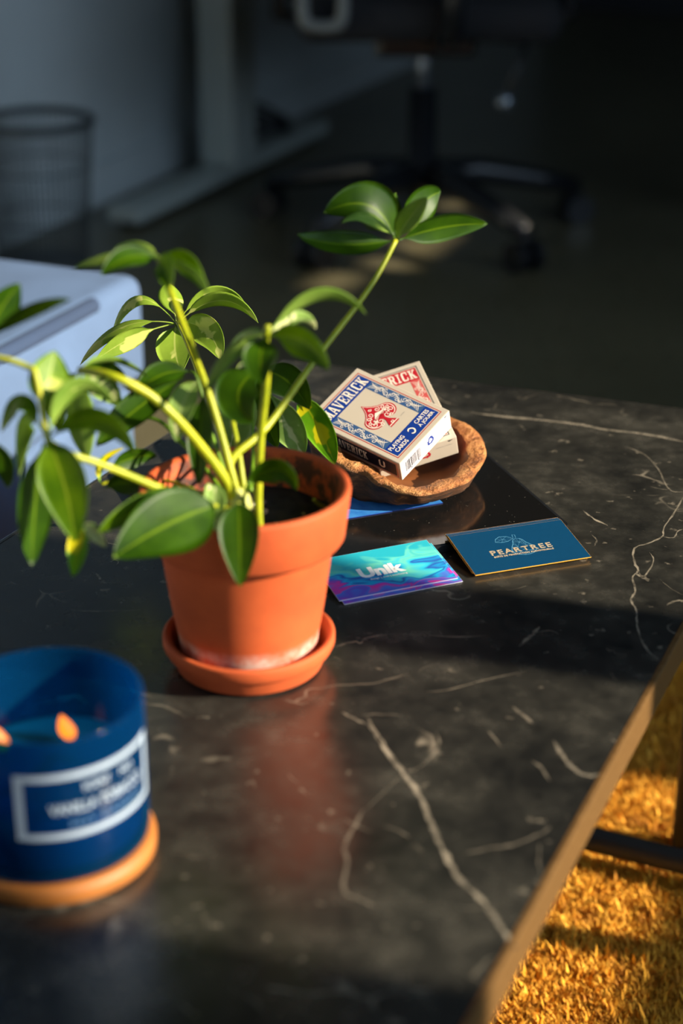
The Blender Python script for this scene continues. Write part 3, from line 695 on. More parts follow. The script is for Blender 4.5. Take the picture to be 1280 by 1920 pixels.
# ------------------------------------------------------------------ saucer and potted plant
PC = Vector((-.058, .9836, T))
prof = [(0, .0006), (.0440, .0006), (.0463, .002), (.0495, .011), (.0520, .0125), (.0540, .017), (.0540, .0215), (.0525, .0228), (.0500, .0222), (.0480, .0150), (.0450, .0075), (0, .0070)]
sc = MB().lathe(prof, 72).build('plant_saucer', M['terra'], None, True); sc.location = PC
tag(sc, 'terracotta saucer standing under the plant pot', 'saucer'); bevel(sc, .0006)
plant = thing('potted_umbrella_plant', 'umbrella plant with drooping green leaves in an orange terracotta pot', 'potted plant', (PC.x, PC.y, PC.z+.0078))
Op = plant.location.copy(); zp = .0078
pp = [(0, zp), (.0415, zp), (.0425, zp+.001), (.0440, .0235), (.0453, .0300), (.0478, .045), (.0532, .0855), (.0537, .0870), (.0590, .0878), (.0603, .0900), (.0640, .1190), (.0636, .1212), (.0620, .1216), (.0590, .1208), (.0575, .1190), (.0550, .0900), (.0505, .0800), (.045, .06), (0, .055)]
pm = MB().lathe([(r, z-zp) for r, z in pp], 96); pot = pm.build('pot', M['terra'], plant, True)
N96 = 96; lime = []; dirt = []
for i, (r, z) in enumerate(pp):
    for k in range(N96):
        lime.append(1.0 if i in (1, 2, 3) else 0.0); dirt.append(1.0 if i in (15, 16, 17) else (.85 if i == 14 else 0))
a1 = pot.data.attributes.new('lime', 'FLOAT', 'POINT'); a1.data.foreach_set('value', lime)
a2 = pot.data.attributes.new('dirt', 'FLOAT', 'POINT'); a2.data.foreach_set('value', dirt)
bm = MB(); SOIL = .098
NR, NA = 14, 48
bm.v = [Vector((0, 0, SOIL-zp))]
for i in range(1, NR+1):
    for k in range(NA):
        a = 2*PI*k/NA; r = .0553*i/NR; bm.v.append(Vector((r*math.cos(a), r*math.sin(a), SOIL-zp+.0035*noise.noise(Vector((r*math.cos(a)*140, r*math.sin(a)*140, 1)))+.002*noise.noise(Vector((r*math.cos(a)*400, r*math.sin(a)*400, 2)))-.0006*i/NR)))
for k in range(NA): bm.f.append((0, 1+k, 1+(k+1) % NA))
for i in range(NR-1):
    for k in range(NA): k2 = (k+1) % NA; bm.f.append((1+i*NA+k, 1+(i+1)*NA+k, 1+(i+1)*NA+k2, 1+i*NA+k2))
bm.build('soil', M['soil'], plant, True)
rnd = random.Random(11)
for (x, y, s) in ((.020, -.012, .0022), (.028, -.006, .0016), (.012, -.025, .0014), (-.02, -.02, .0015), (.035, .005, .0013), (.004, .02, .0018)):
    g = MB(); g.add([Vector((x, y, SOIL-zp+.002))+Vector((rnd.uniform(-1, 1), rnd.uniform(-1, 1), rnd.uniform(-.6, .8)))*s for _ in range(6)], [(0,1,2),(0,2,3),(0,3,4),(0,4,1),(5,2,1),(5,3,2),(5,4,3),(5,1,4)]); g.build('perlite', M['perlite'], plant)
YP = PC.y
def q3(x, y, d): return PY(x, y, YP+d) - Op
MM_PX = lambda p: ((p+Op-CAM).length)/F
def stalk(name, pts, wpx, mat, parent, taper=.75):
    P3 = smooth_line([q3(*p) for p in pts], 6); n = len(P3)
    r = [wpx/2*MM_PX(P3[n//2])*(1-(1-taper)*i/(n-1)) for i in range(n)]
    return MB().tube(P3, r, 10).build(name, M[mat], parent, True)
def leaflet(parent, base, tip, w, mid=None, db=0, dt=None, dm=None, phi=20, side=1, kind='leafM', fold=.22, wave=.06, pet=0.10, droop=0):
    dt = db if dt is None else dt; dm = (db+dt)/2 if dm is None else dm
    b, t = q3(base[0], base[1], db), q3(tip[0], tip[1], dt)
    m = q3(mid[0], mid[1], dm) if mid else (b+t)/2 + Vector((0, 0, .004))
    c = 2*m - (b+t)/2
    NL, NW = 16, 8; ph = math.radians(phi); sd = random.random()*90
    top, alo, acr = [], [], []
    V0 = ((b+t)/2+Op-CAM).normalized()
    for i in range(NL+1):
        k = i/NL; p = b*(1-k)**2 + c*2*k*(1-k) + t*k*k; tg = ((c-b)*(1-k) + (t-c)*k).normalized()
        vd = (p+Op-CAM).normalized(); pr = vd.cross(tg); pr = pr.normalized() if pr.length > 1e-4 else Vector((1, 0, 0))
        if i == 0: ref = pr
        if pr.dot(ref) < 0: pr = -pr
        ref = pr
        vo = (vd - tg*vd.dot(tg)).normalized()
        wv = pr*math.cos(ph) + vo*math.sin(ph); nm = tg.cross(wv).normalized()
        if nm.dot(vd) > 0: nm = -nm          # nm looks at the camera
        nm = nm*side
        if k < pet: wd_ = .06
        else:
            j = (k-pet)/(1-pet); wd_ = max(.0, math.sin(PI*min(1, j**.80))**.72)*(1-.18*j) if j < 1 else 0
            wd_ = max(wd_, .045*(1-j))
        hw = w*.56*MM_PX(p)/max(.35, math.cos(ph))*wd_
        for a in range(NW+1):
            u = -1+2*a/NW
            off = nm*(fold*abs(u)**1.2*hw + wave*hw*math.sin(k*7+sd+(u > 0)*1.7)*abs(u)**2)
            top.append(p + wv*u*hw + off); alo.append(k); acr.append(u)
    n1 = len(top); W1 = NW+1
    # under surface, a real 0.35 mm below
    bot = []
    for i in range(NL+1):
        for a in range(W1):
            p = top[i*W1+a]; i0, i1 = max(i-1, 0), min(i+1, NL); a0, a1_ = max(a-1, 0), min(a+1, NW)
            nn = (top[i1*W1+a]-top[i0*W1+a]).cross(top[i*W1+a1_]-top[i*W1+a0])
            nn = nn.normalized() if nn.length > 1e-12 else Vector((0, 0, 1)); bot.append((p, nn))
    s0 = 1 if sum((nn.dot((p+Op-CAM)) for p, nn in bot)) < 0 else -1   # camera side
    s0 *= side
    bot = [p - nn*s0*.00035 for p, nn in bot]
    vs = top+bot; fs, mi = [], []
    for i in range(NL):
        for a in range(NW):
            f = (i*W1+a, (i+1)*W1+a, (i+1)*W1+a+1, i*W1+a+1); f = f if s0 > 0 else f[::-1]
            fs.append(f); mi.append(0); fs.append(tuple(x+n1 for x in f[::-1])); mi.append(1)
    bd = [a for a in range(W1)] + [i*W1+NW for i in range(1, NL+1)] + [NL*W1+a for a in range(NW-1, -1, -1)] + [i*W1 for i in range(NL-1, 0, -1)]
    for x, y in zip(bd, bd[1:]+bd[:1]): fs.append((x, y, y+n1, x+n1)); mi.append(0)
    under = {'leafP': 'leafP', 'leafY': 'leafY', 'leafL': 'leafL'}.get(kind, 'leafU')
    o = mk('leaflet', vs, fs, [M[kind], M[under]], parent, True, mi)
    for nme, dat in (('along', alo+alo), ('across', acr+acr)):
        at = o.data.attributes.new(nme, 'FLOAT', 'POINT'); at.data.foreach_set('value', dat)
    return o
def umbrella(stem, leaves, hub=None):
    """stem = mesh of the leaf stalk; each leaflet is its child"""
    for L in leaves:
        a = dict(L); leaflet(stem, a.pop('b'), a.pop('t'), a.pop('w'), a.pop('m', None), **a)
# main stems, all rising from the soil
K0 = (447, 962, -.012)
st1 = stalk('stem', [(452,958,-.006),(437,900,-.004),(410,800,.004),(383,716,.008),(349,625,.0),(316,537,-.016),(300,486,-.024)], 17, 'stem', plant, .62)
umbrella(st1, [
 dict(b=(298,486), t=(137,502), w=24, m=(215,482), db=-.024, dt=-.01, phi=50, side=-1, kind='leafD'),
 dict(b=(296,482), t=(190,516), w=38, m=(240,484), db=-.024, dt=-.045, phi=40, side=1, kind='leafD'),
 dict(b=(299,482), t=(212,468), w=30, m=(250,466), db=-.022, dt=.02, phi=30, side=-1, kind='leafM'),
 dict(b=(299,484), t=(316,545), w=38, m=(310,502), db=-.026, dt=-.05, phi=30, kind='leafM'),
 dict(b=(303,482), t=(384,548), w=36, m=(352,494), db=-.024, dt=-.035, phi=40, kind='leafV'),
 dict(b=(303,484), t=(390,556), w=14, m=(364,512), db=-.026, dt=-.045, phi=45, side=-1, kind='leafM')])
pet1 = stalk('leaf_stalk', [(432,905,.004),(405,800,.085),(378,720,.16),(352,650,.225),(332,604,.275)], 8, 'stem', plant, .8)
umbrella(pet1, [
 dict(b=(331,603), t=(314,531), w=42, db=0.275, dt=0.305, phi=30, side=-1, kind='leafL', pet=.16),
 dict(b=(333,602), t=(459,569), w=17, m=(398,548), db=0.275, dt=0.290, phi=55, side=-1, kind='leafL', pet=.14),
 dict(b=(334,604), t=(484,605), w=25, m=(415,563), db=0.273, dt=0.260, phi=45, side=-1, kind='leafL', pet=.12),
 dict(b=(336,603), t=(413,675), w=52, m=(388,622), db=0.273, dt=0.240, phi=10, kind='leafL', pet=.12, fold=.15),
 dict(b=(330,608), t=(340,699), w=68, m=(328,655), db=0.273, dt=0.230, phi=5, kind='leafL', pet=.10, fold=.12),
 dict(b=(327,607), t=(180,676), w=36, m=(250,632), db=0.273, dt=0.250, phi=-20, kind='leafL', pet=.30, fold=.15),
 dict(b=(326,606), t=(150,684), w=20, m=(225,616), db=0.274, dt=0.270, phi=50, side=-1, kind='leafL', pet=.22),
 dict(b=(328,604), t=(210,630), w=18, m=(258,562), db=0.276, dt=0.290, phi=50, side=-1, kind='leafL', pet=.22)])
# long yellow stalk bending left
st3 = stalk('leaf_stalk', [(446,962,-.010),(425,905,-.015),(385,848,-.02),(330,784,-.028),(275,737,-.032),(210,705,-.034),(150,694,-.02)], 22, 'stem', plant, .7)
umbrella(st3, [
 dict(b=(152,690), t=(280,708), w=13, m=(208,674), db=-.02, dt=.03, phi=50, side=-1, kind='leafM'),
 dict(b=(150,692), t=(240,720), w=36, m=(195,692), db=-.018, dt=.05, phi=30, kind='leafD'),
 dict(b=(154,694), t=(226,762), w=48, m=(190,722), db=-.015, dt=.04, phi=10, kind='leafP'),
 dict(b=(150,696), t=(165,862), w=50, m=(150,790), db=-.02, dt=.0, phi=20, side=-1, kind='leafV'),
 dict(b=(148,696), t=(108,806), w=42, m=(112,745), db=-.018, dt=.03, phi=25, kind='leafD')])
# dark leaf row behind the stalks
st8 = stalk('leaf_stalk', [(440,935,.004),(412,860,.02),(390,790,.035),(370,710,.045),(356,696,.05)], 8, 'stemG', plant, .7)
umbrella(st8, [
 dict(b=(358,697), t=(252,745), w=42, m=(300,704), db=.05, dt=.03, phi=35, kind='leafD'),
 dict(b=(345,706), t=(180,838), w=56, m=(250,772), db=.045, dt=.01, phi=20, kind='leafD'),
 dict(b=(372,712), t=(331,830), w=46, m=(342,760), db=-.004, dt=-.012, phi=10, kind='leafP'),
 dict(b=(384,720), t=(310,772), w=32, m=(345,738), db=.055, dt=.06, phi=30, kind='leafV'),
 dict(b=(382,735), t=(374,912), w=46, m=(376,820), db=.02, dt=-.01, phi=25, kind='leafD')])
# front left cluster
st4 = stalk('leaf_stalk', [(440,970,-.018),(380,948,-.03),(300,916,-.045),(190,871,-.065),(130,851,-.075),(89,826,-.085)], 17, 'stem', plant, .7)
umbrella(st4, [
 dict(b=(90,826), t=(141,1017), w=86, m=(122,915), db=-.085, dt=-.105, phi=15, kind='leafM', fold=.14, pet=.04),
 dict(b=(82,830), t=(60,1062), w=68, m=(66,945), db=-.082, dt=-.09, phi=-25, kind='leafD', fold=.16, pet=.1),
 dict(b=(92,822), t=(258,860), w=42, m=(185,786), db=-.085, dt=-.10, phi=40, kind='leafM', fold=.14),
 dict(b=(90,822), t=(222,764), w=32, m=(142,728), db=-.085, dt=-.07, phi=45, side=-1, kind='leafM'),
 dict(b=(89,826), t=(104,658), w=76, m=(90,735), db=-.085, dt=-.06, phi=20, kind='leafV', pet=.36, fold=.16),
 dict(b=(87,824), t=(2,812), w=32, m=(42,758), db=-.085, dt=-.06, phi=30, kind='leafV', pet=.2),
 dict(b=(87,824), t=(36,893), w=34, m=(52,792), db=-.083, dt=-.05, phi=20, side=-1, kind='leafV', pet=.25)])
stl = stalk('leaf_stalk', [(142,850,-.07),(150,900,-.07),(150,960,-.07),(146,990,-.07)], 7, 'stem', plant, .8)
umbrella(stl, [
 dict(b=(147,975), t=(136,1082), w=36, m=(146,1030), db=-.07, dt=-.085, phi=20, kind='leafY'),
 dict(b=(148,985), t=(198,1028), w=26, m=(176,998), db=-.07, dt=-.075, phi=30, kind='leafP')])
# cluster coming in from beyond the left edge of the picture
st5 = stalk('leaf_stalk', [(89,826,-.085),(78,760,-.08),(66,700,-.075),(52,688,-.072),(20,676,-.07),(-30,662,-.065),(-38,630,-.06)], 12, 'stem', plant, .9)
umbrella(st5, [
 dict(b=(-30,640), t=(38,532), w=58, m=(2,578), db=-.06, dt=-.05, phi=30, kind='leafD'),
 dict(b=(-30,640), t=(132,562), w=24, m=(60,580), db=-.06, dt=-.09, phi=45, kind='leafD'),
 dict(b=(-34,632), t=(-120,600), w=40, db=-.06, dt=-.04, phi=30, kind='leafM'),
 dict(b=(-34,640), t=(-70,760), w=50, db=-.06, dt=-.08, phi=30, kind='leafM'),
 dict(b=(-25,820), t=(14,915), w=36, m=(6,868), db=-.07, dt=-.06, phi=20, kind='leafD')])
# upright right stem with its crown
st2 = stalk('stem', [(486,992,-.022),(484,930,-.02),(489,815,-.018),(499,715,-.02),(497,650,-.024),(502,610,-.026)], 16, 'stem', plant, .85)
umbrella(st2, [
 dict(b=(503,622), t=(686,588), w=22, m=(600,554), db=-.026, dt=-.02, phi=45, side=-1, kind='leafM'),
 dict(b=(506,630), t=(616,694), w=52, m=(568,640), db=-.026, dt=-.05, phi=30, kind='leafM', fold=.3),
 dict(b=(504,624), t=(592,616), w=26, m=(556,598), db=-.024, dt=.01, phi=40, side=-1, kind='leafP'),
 dict(b=(498,632), t=(494,722), w=62, m=(488,672), db=-.028, dt=-.055, phi=15, kind='leafD', fold=.18),
 dict(b=(496,628), t=(384,740), w=25, m=(432,660), db=-.026, dt=-.04, phi=50, side=-1, kind='leafM', pet=.12),
 dict(b=(498,626), t=(430,652), w=22, m=(462,628), db=-.024, dt=.02, phi=40, side=-1, kind='leafM')])
stb = stalk('leaf_stalk', [(470,920,.004),(474,860,.04),(473,790,.085),(478,720,.12),(484,690,.13)], 7, 'stemG', plant, .8)
umbrella(stb, [
 dict(b=(484,692), t=(474,794), w=84, m=(446,740), db=.02, dt=.004, phi=20, kind='leafD', fold=.14),
 dict(b=(488,696), t=(580,768), w=62, m=(538,714), db=0.130, dt=0.145, phi=25, kind='leafD', fold=.16),
 dict(b=(540,716), t=(628,872), w=52, m=(592,792), db=0.140, dt=0.160, phi=15, kind='leafY', fold=.2, pet=.2),
 dict(b=(505,735), t=(568,856), w=58, m=(540,800), db=0.135, dt=0.160, phi=20, kind='leafP', fold=.16),
 dict(b=(478,720), t=(430,845), w=66, m=(446,790), db=0.135, dt=0.145, phi=15, kind='leafP', fold=.12),
 dict(b=(482,700), t=(520,840), w=44, m=(498,780), db=0.135, dt=0.150, phi=25, kind='leafD', fold=.16),
 dict(b=(482,692), t=(440,700), w=14, m=(456,684), db=0.135, dt=0.155, phi=40, kind='leafP')])
st6 = stalk('stem', [(462,950,-.004),(455,900,.0),(446,838,.012),(433,768,.034),(440,725,.06)], 11, 'stem', plant, .8)
# long stem to the right with the top crown
st7 = stalk('stem', [(440,945,-.006),(432,866,.0),(500,800,.02),(592,672,.07),(692,540,.115),(742,450,.135)], 16, 'stem', plant, .62)
umbrella(st7, [
 dict(b=(742,450), t=(557,440), w=44, m=(640,458), db=0.135, dt=0.105, phi=35, kind='leafD', fold=.25),
 dict(b=(740,446), t=(606,400), w=80, m=(690,385), db=0.135, dt=0.125, phi=25, side=1, kind='leafD', fold=.16),
 dict(b=(740,446), t=(640,418), w=20, m=(690,408), db=0.133, dt=0.095, phi=45, side=-1, kind='leafM'),
 dict(b=(744,448), t=(801,369), w=40, m=(768,408), db=0.135, dt=0.105, phi=20, side=-1, kind='leafU'),
 dict(b=(746,446), t=(826,360), w=54, m=(790,384), db=0.137, dt=0.165, phi=25, kind='leafD'),
 dict(b=(744,444), t=(742,362), w=30, m=(738,398), db=0.137, dt=0.165, phi=30, kind='leafD'),
 dict(b=(748,450), t=(914,420), w=48, m=(832,426), db=0.135, dt=0.155, phi=25, kind='leafD', fold=.16)])
# low leaves at the pot rim
lo = stalk('leaf_stalk', [(446,965,-.014),(430,956,-.03),(412,950,-.045),(400,948,-.055)], 10, 'stem', plant, .8)
umbrella(lo, [
 dict(b=(402,948), t=(212,1046), w=124, m=(312,985), db=-.055, dt=-.095, phi=15, kind='leafD', fold=.14, pet=.03),
 dict(b=(398,944), t=(182,1000), w=56, m=(285,952), db=-.05, dt=-.08, phi=35, kind='leafM', fold=.2, pet=.03),
 dict(b=(404,912), t=(410,998), w=40, m=(402,955), db=-.04, dt=-.066, phi=10, kind='leafP', pet=.03),
 dict(b=(424,948), t=(392,905), w=36, m=(402,925), db=-.03, dt=-.02, phi=20, kind='leafP', pet=.03)])
lo2 = stalk('leaf_stalk', [(450,965,-.016),(448,950,-.035),(447,944,-.055)], 8, 'stem', plant, .9)
umbrella(lo2, [dict(b=(447,944), t=(451,1101), w=74, m=(449,1010), db=-.055, dt=-.082, phi=10, kind='leafD', fold=.16, pet=.03)])
lo3 = stalk('leaf_stalk', [(455,962,-.01),(458,930,-.02),(466,905,-.025)], 7, 'stemG', plant, .9)
umbrella(lo3, [dict(b=(466,905), t=(556,920), w=44, m=(522,880), db=-.025, dt=-.03, phi=30, kind='leafD', fold=.3, pet=.03)])
lo4 = stalk('leaf_stalk', [(415,948,-.02),(330,905,.02),(230,900,.03),(190,908,.03)], 7, 'stem', plant, .9)
umbrella(lo4, [dict(b=(205,880), t=(294,856), w=34, m=(250,858), db=.03, dt=.05, phi=30, kind='leafD'), dict(b=(196,916), t=(292,922), w=38, m=(240,906), db=.02, dt=.01, phi=35, kind='leafD'), dict(b=(190,908), t=(232,840), w=14, m=(190,868), db=.03, dt=.04, phi=30, kind='leafY')])
stalk('leaf_stalk', [(430,940,.006),(385,880,.03),(340,830,.05),(300,790,.06),(258,780,.06)], 9, 'stemG', plant, .8)
stalk('dry_twig', [(612,952,.015),(598,946,.012),(588,936,.01)], 7, 'stem', plant, .8)
MB().lathe([(0, -.006), (.006, -.004), (.0085, .002), (.007, .009), (.003, .013), (0, .014)], 14, q3(447, 955, -.010)).build('stem_base', M['node'], plant, True)
# ------------------------------------------------------------------ candle on its wooden coaster
CX, CY = -.1500, .7790
co = MB().lathe([(0, .0004), (.0500, .0004), (.0528, .003), (.0530, .0095), (.0512, .0120), (.0490, .0125), (0, .0125)], 72).build('wooden_coaster', M['coaster'], None, True)
co.location = (CX, CY, T); tag(co, 'round light wood coaster under the blue candle', 'coaster'); bevel(co, .0008)
cz = T+.0128; JR, JH = .0500, .0815
cnd = thing('jar_candle', 'burning candle with two small flames in a cobalt blue glass jar', 'candle', (CX, CY, cz))
jar = MB().lathe([(0, 0), (JR-.003, 0), (JR-.0008, .001), (JR, .004), (JR, JH-.001), (JR-.0006, JH), (JR-.0022, JH), (JR-.0028, JH-.001), (JR-.0028, .006), (JR-.005, .0045), (0, .0045)], 96).build('jar', M['jar'], cnd, True)
wz = .040
MB().lathe([(0, .0048), (JR-.0055, .0048), (JR-.0032, .007), (JR-.0032, wz+.001), (JR-.005, wz), (JR*.5, wz-.0006), (0, wz-.0004)], 72).build('wax', M['wax'], cnd, True)
for px, py in ((133, 1392), (8, 1412)):
    q = PZ(px, py, cz+wz) - cnd.location
    wk = MB().tube([q+Vector((0, 0, -.002)), q+Vector((0, 0, .003)), q+Vector((-.0006, 0, .006))], .0009, 8).build('wick', M['wick'], cnd)
    if True:
        fp = [(0, 0), (.0026, .0012), (.0042, .0040), (.0044, .0065), (.0032, .0100), (.0014, .0132), (0, .0150)]
        g = MB().lathe(fp, 18); g.v = [v + q + Vector((-v.z*.28, 0, .0018)) for v in g.v]; g.build('flame', M['flame'], wk, True)
# label print wrapped round the glass
A_MID = math.atan2(-CY, -CX) - math.radians(0); A_MID = math.atan2(0-CY, .02-CX)
def wrap(m, name, mat, lift):
    vs, fs = m; out = []
    for v in vs:
        a = A_MID + v.x/JR + LOFF; r = JR+lift; out.append(Vector((r*math.cos(a), r*math.sin(a), v.y)))
    return mk(name, out, fs, mat, cnd, True)
LOFF = math.radians(25)
def strip(x0, x1, y0, y1, n=24):
    vs = [Vector((x0+(x1-x0)*i/n, y, 0)) for i in range(n+1) for y in (y0, y1)]; return vs, [(2*i, 2*i+2, 2*i+3, 2*i+1) for i in range(n)]
lx, ly0, ly1, bw = .0415, .0270, .0640, .0034
wrap(merge(strip(-lx, lx, ly0, ly0+bw), strip(-lx, lx, ly1-bw, ly1), strip(-lx, -lx+bw*1.3, ly0+bw, ly1-bw, 3), strip(lx-bw*1.3, lx, ly0+bw, ly1-bw, 3)), 'label_border', M['label_ink'], .0001)
wrap(merge(text_mesh('VANILLA TOBACCO', .056, .0060, .02, .003, .0440)), 'label_title', M['label_ink'], .0001)
wrap(merge(text_mesh('SCENT', .015, .0045, .02, .000, .0545), text_mesh('NO', .009, .0045, .02, .019, .0545)), 'label_heading', M['label_ink'], .0001)
wrap(merge(text_mesh('SOY CANDLE', .046, .0026, 0, .008, .0350)), 'label_small_print', M['label_ink2'], .0001)
# ------------------------------------------------------------------ sofa
scn = PZ(272, 512, T+.0)            # near right top corner of the seat
def soft_box(name, e0, e1, s0, s1, z0, z1, mat, parent, off, r=.03):
    vs = [ES(e, s, z)-off for z in (z0, z1) for s in (s0, s1) for e in (e0, e1)]
    o = mk(name, vs, [(0,2,3,1),(4,5,7,6),(0,1,5,4),(2,6,7,3),(0,4,6,2),(1,3,7,5)], mat, parent, True); bevel(o, r, 5); return o
e_c, s_c = scn.dot(V), scn.dot(U)
sofa = thing('ottoman', 'pale blue upholstered ottoman with seat cushion beyond the table', 'ottoman', tuple(ES(e_c-.35, s_c-.4)))
Os = sofa.location.copy()
soft_box('seat_cushion', e_c-.75, e_c, s_c-.95, s_c, T-.12, T, M['sofa'], sofa, Os, .018)
soft_box('base', e_c-.74, e_c-.012, s_c-.94, s_c-.012, .06, T-.124, M['sofa'], sofa, Os, .015)
for a in (e_c-.68, e_c-.07):
    for b in (s_c-.88, s_c-.07): q = ES(a, b)-Os; MB().tube([q, q+Vector((0, 0, .07))], [.014, .02], 10).build('foot', M['blackmetal'], sofa, True)
MB().tube([ES(e, s, z)-Os for e, s, z in ((e_c-.006, s_c-.93, T-.008), (e_c-.006, s_c-.10, T-.008))], .0085, 8).build('shade_strip', M['shade_strip'], sofa, True)  # dark tube stands in for a shadow stripe along the seat edge
# ------------------------------------------------------------------ small side table right of the coffee table
k1 = PZ(1115, 1575, .040); k2 = PZ(1280, 1616, .040); dk = (k2-k1).normalized(); nk = Vector((-dk.y, dk.x, 0))
pst = k1+dk*.80; pst.z = 0
sdt = thing('side_table', 'black metal side table whose long low foot crosses the yellow rug', 'side table', tuple(pst))
Ost = sdt.location.copy()
for a, b in ((k1-dk*.05, k1+dk*.97), (pst-nk*.2+Vector((0, 0, .040)), pst+nk*.2+Vector((0, 0, .040)))):
    MB().tube([a-Ost, b-Ost], .0115, 12).build('foot_bar', M['blackmetal'], sdt, True)
    for q in (a, b): MB().tube([Vector((q.x, q.y, .012))-Ost, Vector((q.x, q.y, .034))-Ost], .011, 10).build('glide', M['blackmetal'], sdt, True)
MB().tube([Vector((0, 0, .04)), Vector((0, 0, .475))], .015, 14).build('shadow_post', M['blackmetal'], sdt, True)  # out of view, added to cast a thin shadow stripe on the rug
MB().lathe([(0, .475), (.160, .475), (.170, .480), (.170, .494), (.165, .498), (0, .498)], 48).build('top', M['blackmetal'], sdt, True)
# ------------------------------------------------------------------ desk at the back
dk0 = PZ(222, 398, .03); fe, fs_ = dk0.dot(V), dk0.dot(U)
desk = thing('desk', 'desk standing on a pale grey metal column with long floor foot', 'desk', tuple(ES(fe+.6, fs_+.5)))
Od = desk.location.copy()
def dbox(name, e0, e1, s0, s1, z0, z1, mat, r=.004):
    vs = [ES(e, s, z)-Od for z in (z0, z1) for s in (s0, s1) for e in (e0, e1)]
    o = mk(name, vs, [(0,2,3,1),(4,5,7,6),(0,1,5,4),(2,6,7,3),(0,4,6,2),(1,3,7,5)], mat, desk); bevel(o, r); return o
for off in (0, 1.45):
    dbox('foot', fe-.02+off, fe+.06+off, fs_-.02, fs_+.98, .012, .045, M['deskmetal'], .008)
    dbox('column', fe-.012+off, fe+.075+off, fs_+.40, fs_+.52, .045, .70, M['deskmetal'], .008)
    for s in (fs_+.02, fs_+.92): MB().tube([ES(fe+.02+off, s, 0)-Od, ES(fe+.02+off, s, .014)-Od], .022, 12).build('leveller', M['blackmetal'], desk, True)
dbox('cross_beam', fe+.05, fe+1.45, fs_+.43, fs_+.49, .62, .69, M['deskmetal'])
dbox('desktop', fe-.06, fe+1.6, fs_+.02, fs_+.86, .70, .73, M['desktop'])
# cable coil on the floor by the desk foot
cc = PZ(470, 262, .02); g = MB()
coil = []
for i in range(90):
    a = i*.42; r = .085+.012*math.sin(i*1.3); coil.append(Vector((r*math.cos(a), r*math.sin(a), .012+.0009*i+.006*math.sin(i*.9))))
cb = g.tube(smooth_line(coil, 2), .0075, 6).build('cable_coil', M['cable'], None, True); cb.location = (cc.x, cc.y, 0); tag(cb, 'coil of black cable on the floor beside the desk foot', 'cable')
# ------------------------------------------------------------------ waste bin
bp = PZ(84, 500, 0); bp = Vector((bp.x, bp.y, 0))
wb = thing('wire_waste_bin', 'wire waste bin with a dark ring rim against the wall', 'waste bin', tuple(bp)); BH, BR0, BR1 = .285, .085, .108
ringp = lambda r, z, n=40: [Vector((r*math.cos(2*PI*i/n), r*math.sin(2*PI*i/n), z)) for i in range(n+1)]
MB().tube(ringp(BR1, BH), .0075, 8, False).build('rim', M['binwire'], wb, True)
for z in (.10, .20): r = BR0+(BR1-BR0)*z/BH; MB().tube(ringp(r, z), .0018, 6, False).build('hoop', M['binwire'], wb, True)
g = MB()
for i in range(56):
    a = 2*PI*i/56; g.tube([Vector((BR0*math.cos(a), BR0*math.sin(a), .006)), Vector((BR1*math.cos(a), BR1*math.sin(a), BH))], .0011, 4)
g.build('wire_wall', M['binwire'], wb)['kind'] = 'stuff'
MB().lathe([(0, .001), (BR0, .001), (BR0+.002, .012), (BR0, .012), (0, .006)], 40).build('bottom', M['binwire'], wb, True)
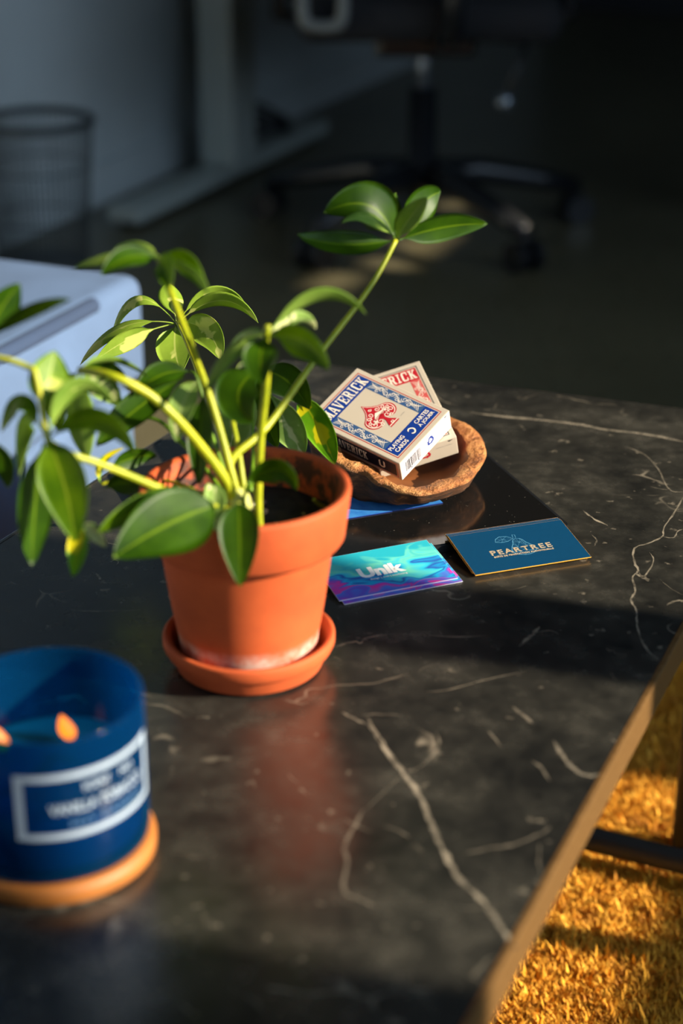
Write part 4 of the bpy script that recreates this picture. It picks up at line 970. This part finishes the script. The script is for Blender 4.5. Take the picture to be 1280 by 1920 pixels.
# ------------------------------------------------------------------ office chair
OC = Vector((.165, 3.62, 0)); oc = thing('office_chair', 'black office chair on a five star base with casters', 'office chair', tuple(OC))
for k in range(5):
    a = math.radians(-57+72*k); d = Vector((math.cos(a), math.sin(a), 0))
    MB().tube([d*.03+Vector((0, 0, .125)), d*.12+Vector((0, 0, .125)), d*.26+Vector((0, 0, .098)), d*.345+Vector((0, 0, .078))], [.030, .028, .023, .018], 10).build('base_arm', M['chairplastic'], oc, True)
    c = d*.345; sdv = Vector((-d.y, d.x, 0)); cs = bpy.data.objects.new('caster', None)
    cst = MB().tube([c+Vector((0, 0, .05)), c+Vector((0, 0, .078))], .010, 8).build('caster', M['chairplastic'], oc, True)
    for s in (-1, 1): w0 = c+sdv*s*.010+Vector((0, 0, .031)); MB().tube([w0, w0+sdv*s*.020], .031, 18).build('wheel', M['chairplastic'], cst)
MB().lathe([(0, .095), (.045, .095), (.05, .12), (.042, .15), (.03, .155), (.028, .30), (0, .30)], 24).build('gas_lift_cover', M['chairplastic'], oc, True)
MB().lathe([(0, .29), (.0145, .29), (.0145, .40), (0, .40)], 20).build('gas_lift_rod', M['chrome'], oc, True)
bevel(MB().box((0, 0, .40), (.2, .2, .05)).build('tilt_mechanism', M['chairplastic'], oc), .01)
bevel(MB().box((0, 0, .465), (.50, .48, .085)).build('seat', M['chairfab'], oc, True), .035, 4)
bevel(MB().box((.05, -.29, .86), (.46, .06, .56), Matrix.Rotation(.12, 3, 'X')).build('backrest', M['chairfab'], oc, True), .025, 4)
MB().tube([Vector((.03, -.15, .42)), Vector((.04, -.27, .44)), Vector((.05, -.30, .62))], .022, 10).build('back_bar', M['chairplastic'], oc, True)
for s in (-1, 1):
    MB().tube([Vector((s*.2, .02, .42)), Vector((s*.29, .02, .44)), Vector((s*.295, .02, .66))], [.014, .018, .018], 10).build('armrest_post', M['chairplastic'], oc, True)
    bevel(MB().box((s*.295, .0, .675), (.085, .22, .022)).build('armrest_pad', M['chairfab'], oc), .01)
lp = PY(605, 22, OC.y-.27)-OC
MB().tube(smooth_line([lp+Vector((-.037, 0, .07)), lp+Vector((-.036, 0, -.008)), lp+Vector((-.024, 0, -.024)), lp+Vector((0, 0, -.027)), lp+Vector((.024, 0, -.024)), lp+Vector((.036, 0, -.008)), lp+Vector((.037, 0, .07))], 5), .0115, 10).build('grey_strap_loop', M['greyplastic'], oc, True)
q = PY(945, 190, OC.y-.1)-OC
MB().tube([Vector((.1, 0, .40)), Vector((.2, -.06, .395)), q], [.006, .006, .008], 8).build('height_lever', M['chairplastic'], oc, True)
MB().lathe([(0, -.018), (.016, -.012), (.018, 0), (.016, .012), (0, .018)], 14, q).build('lever_knob', M['chrome'], oc, True)
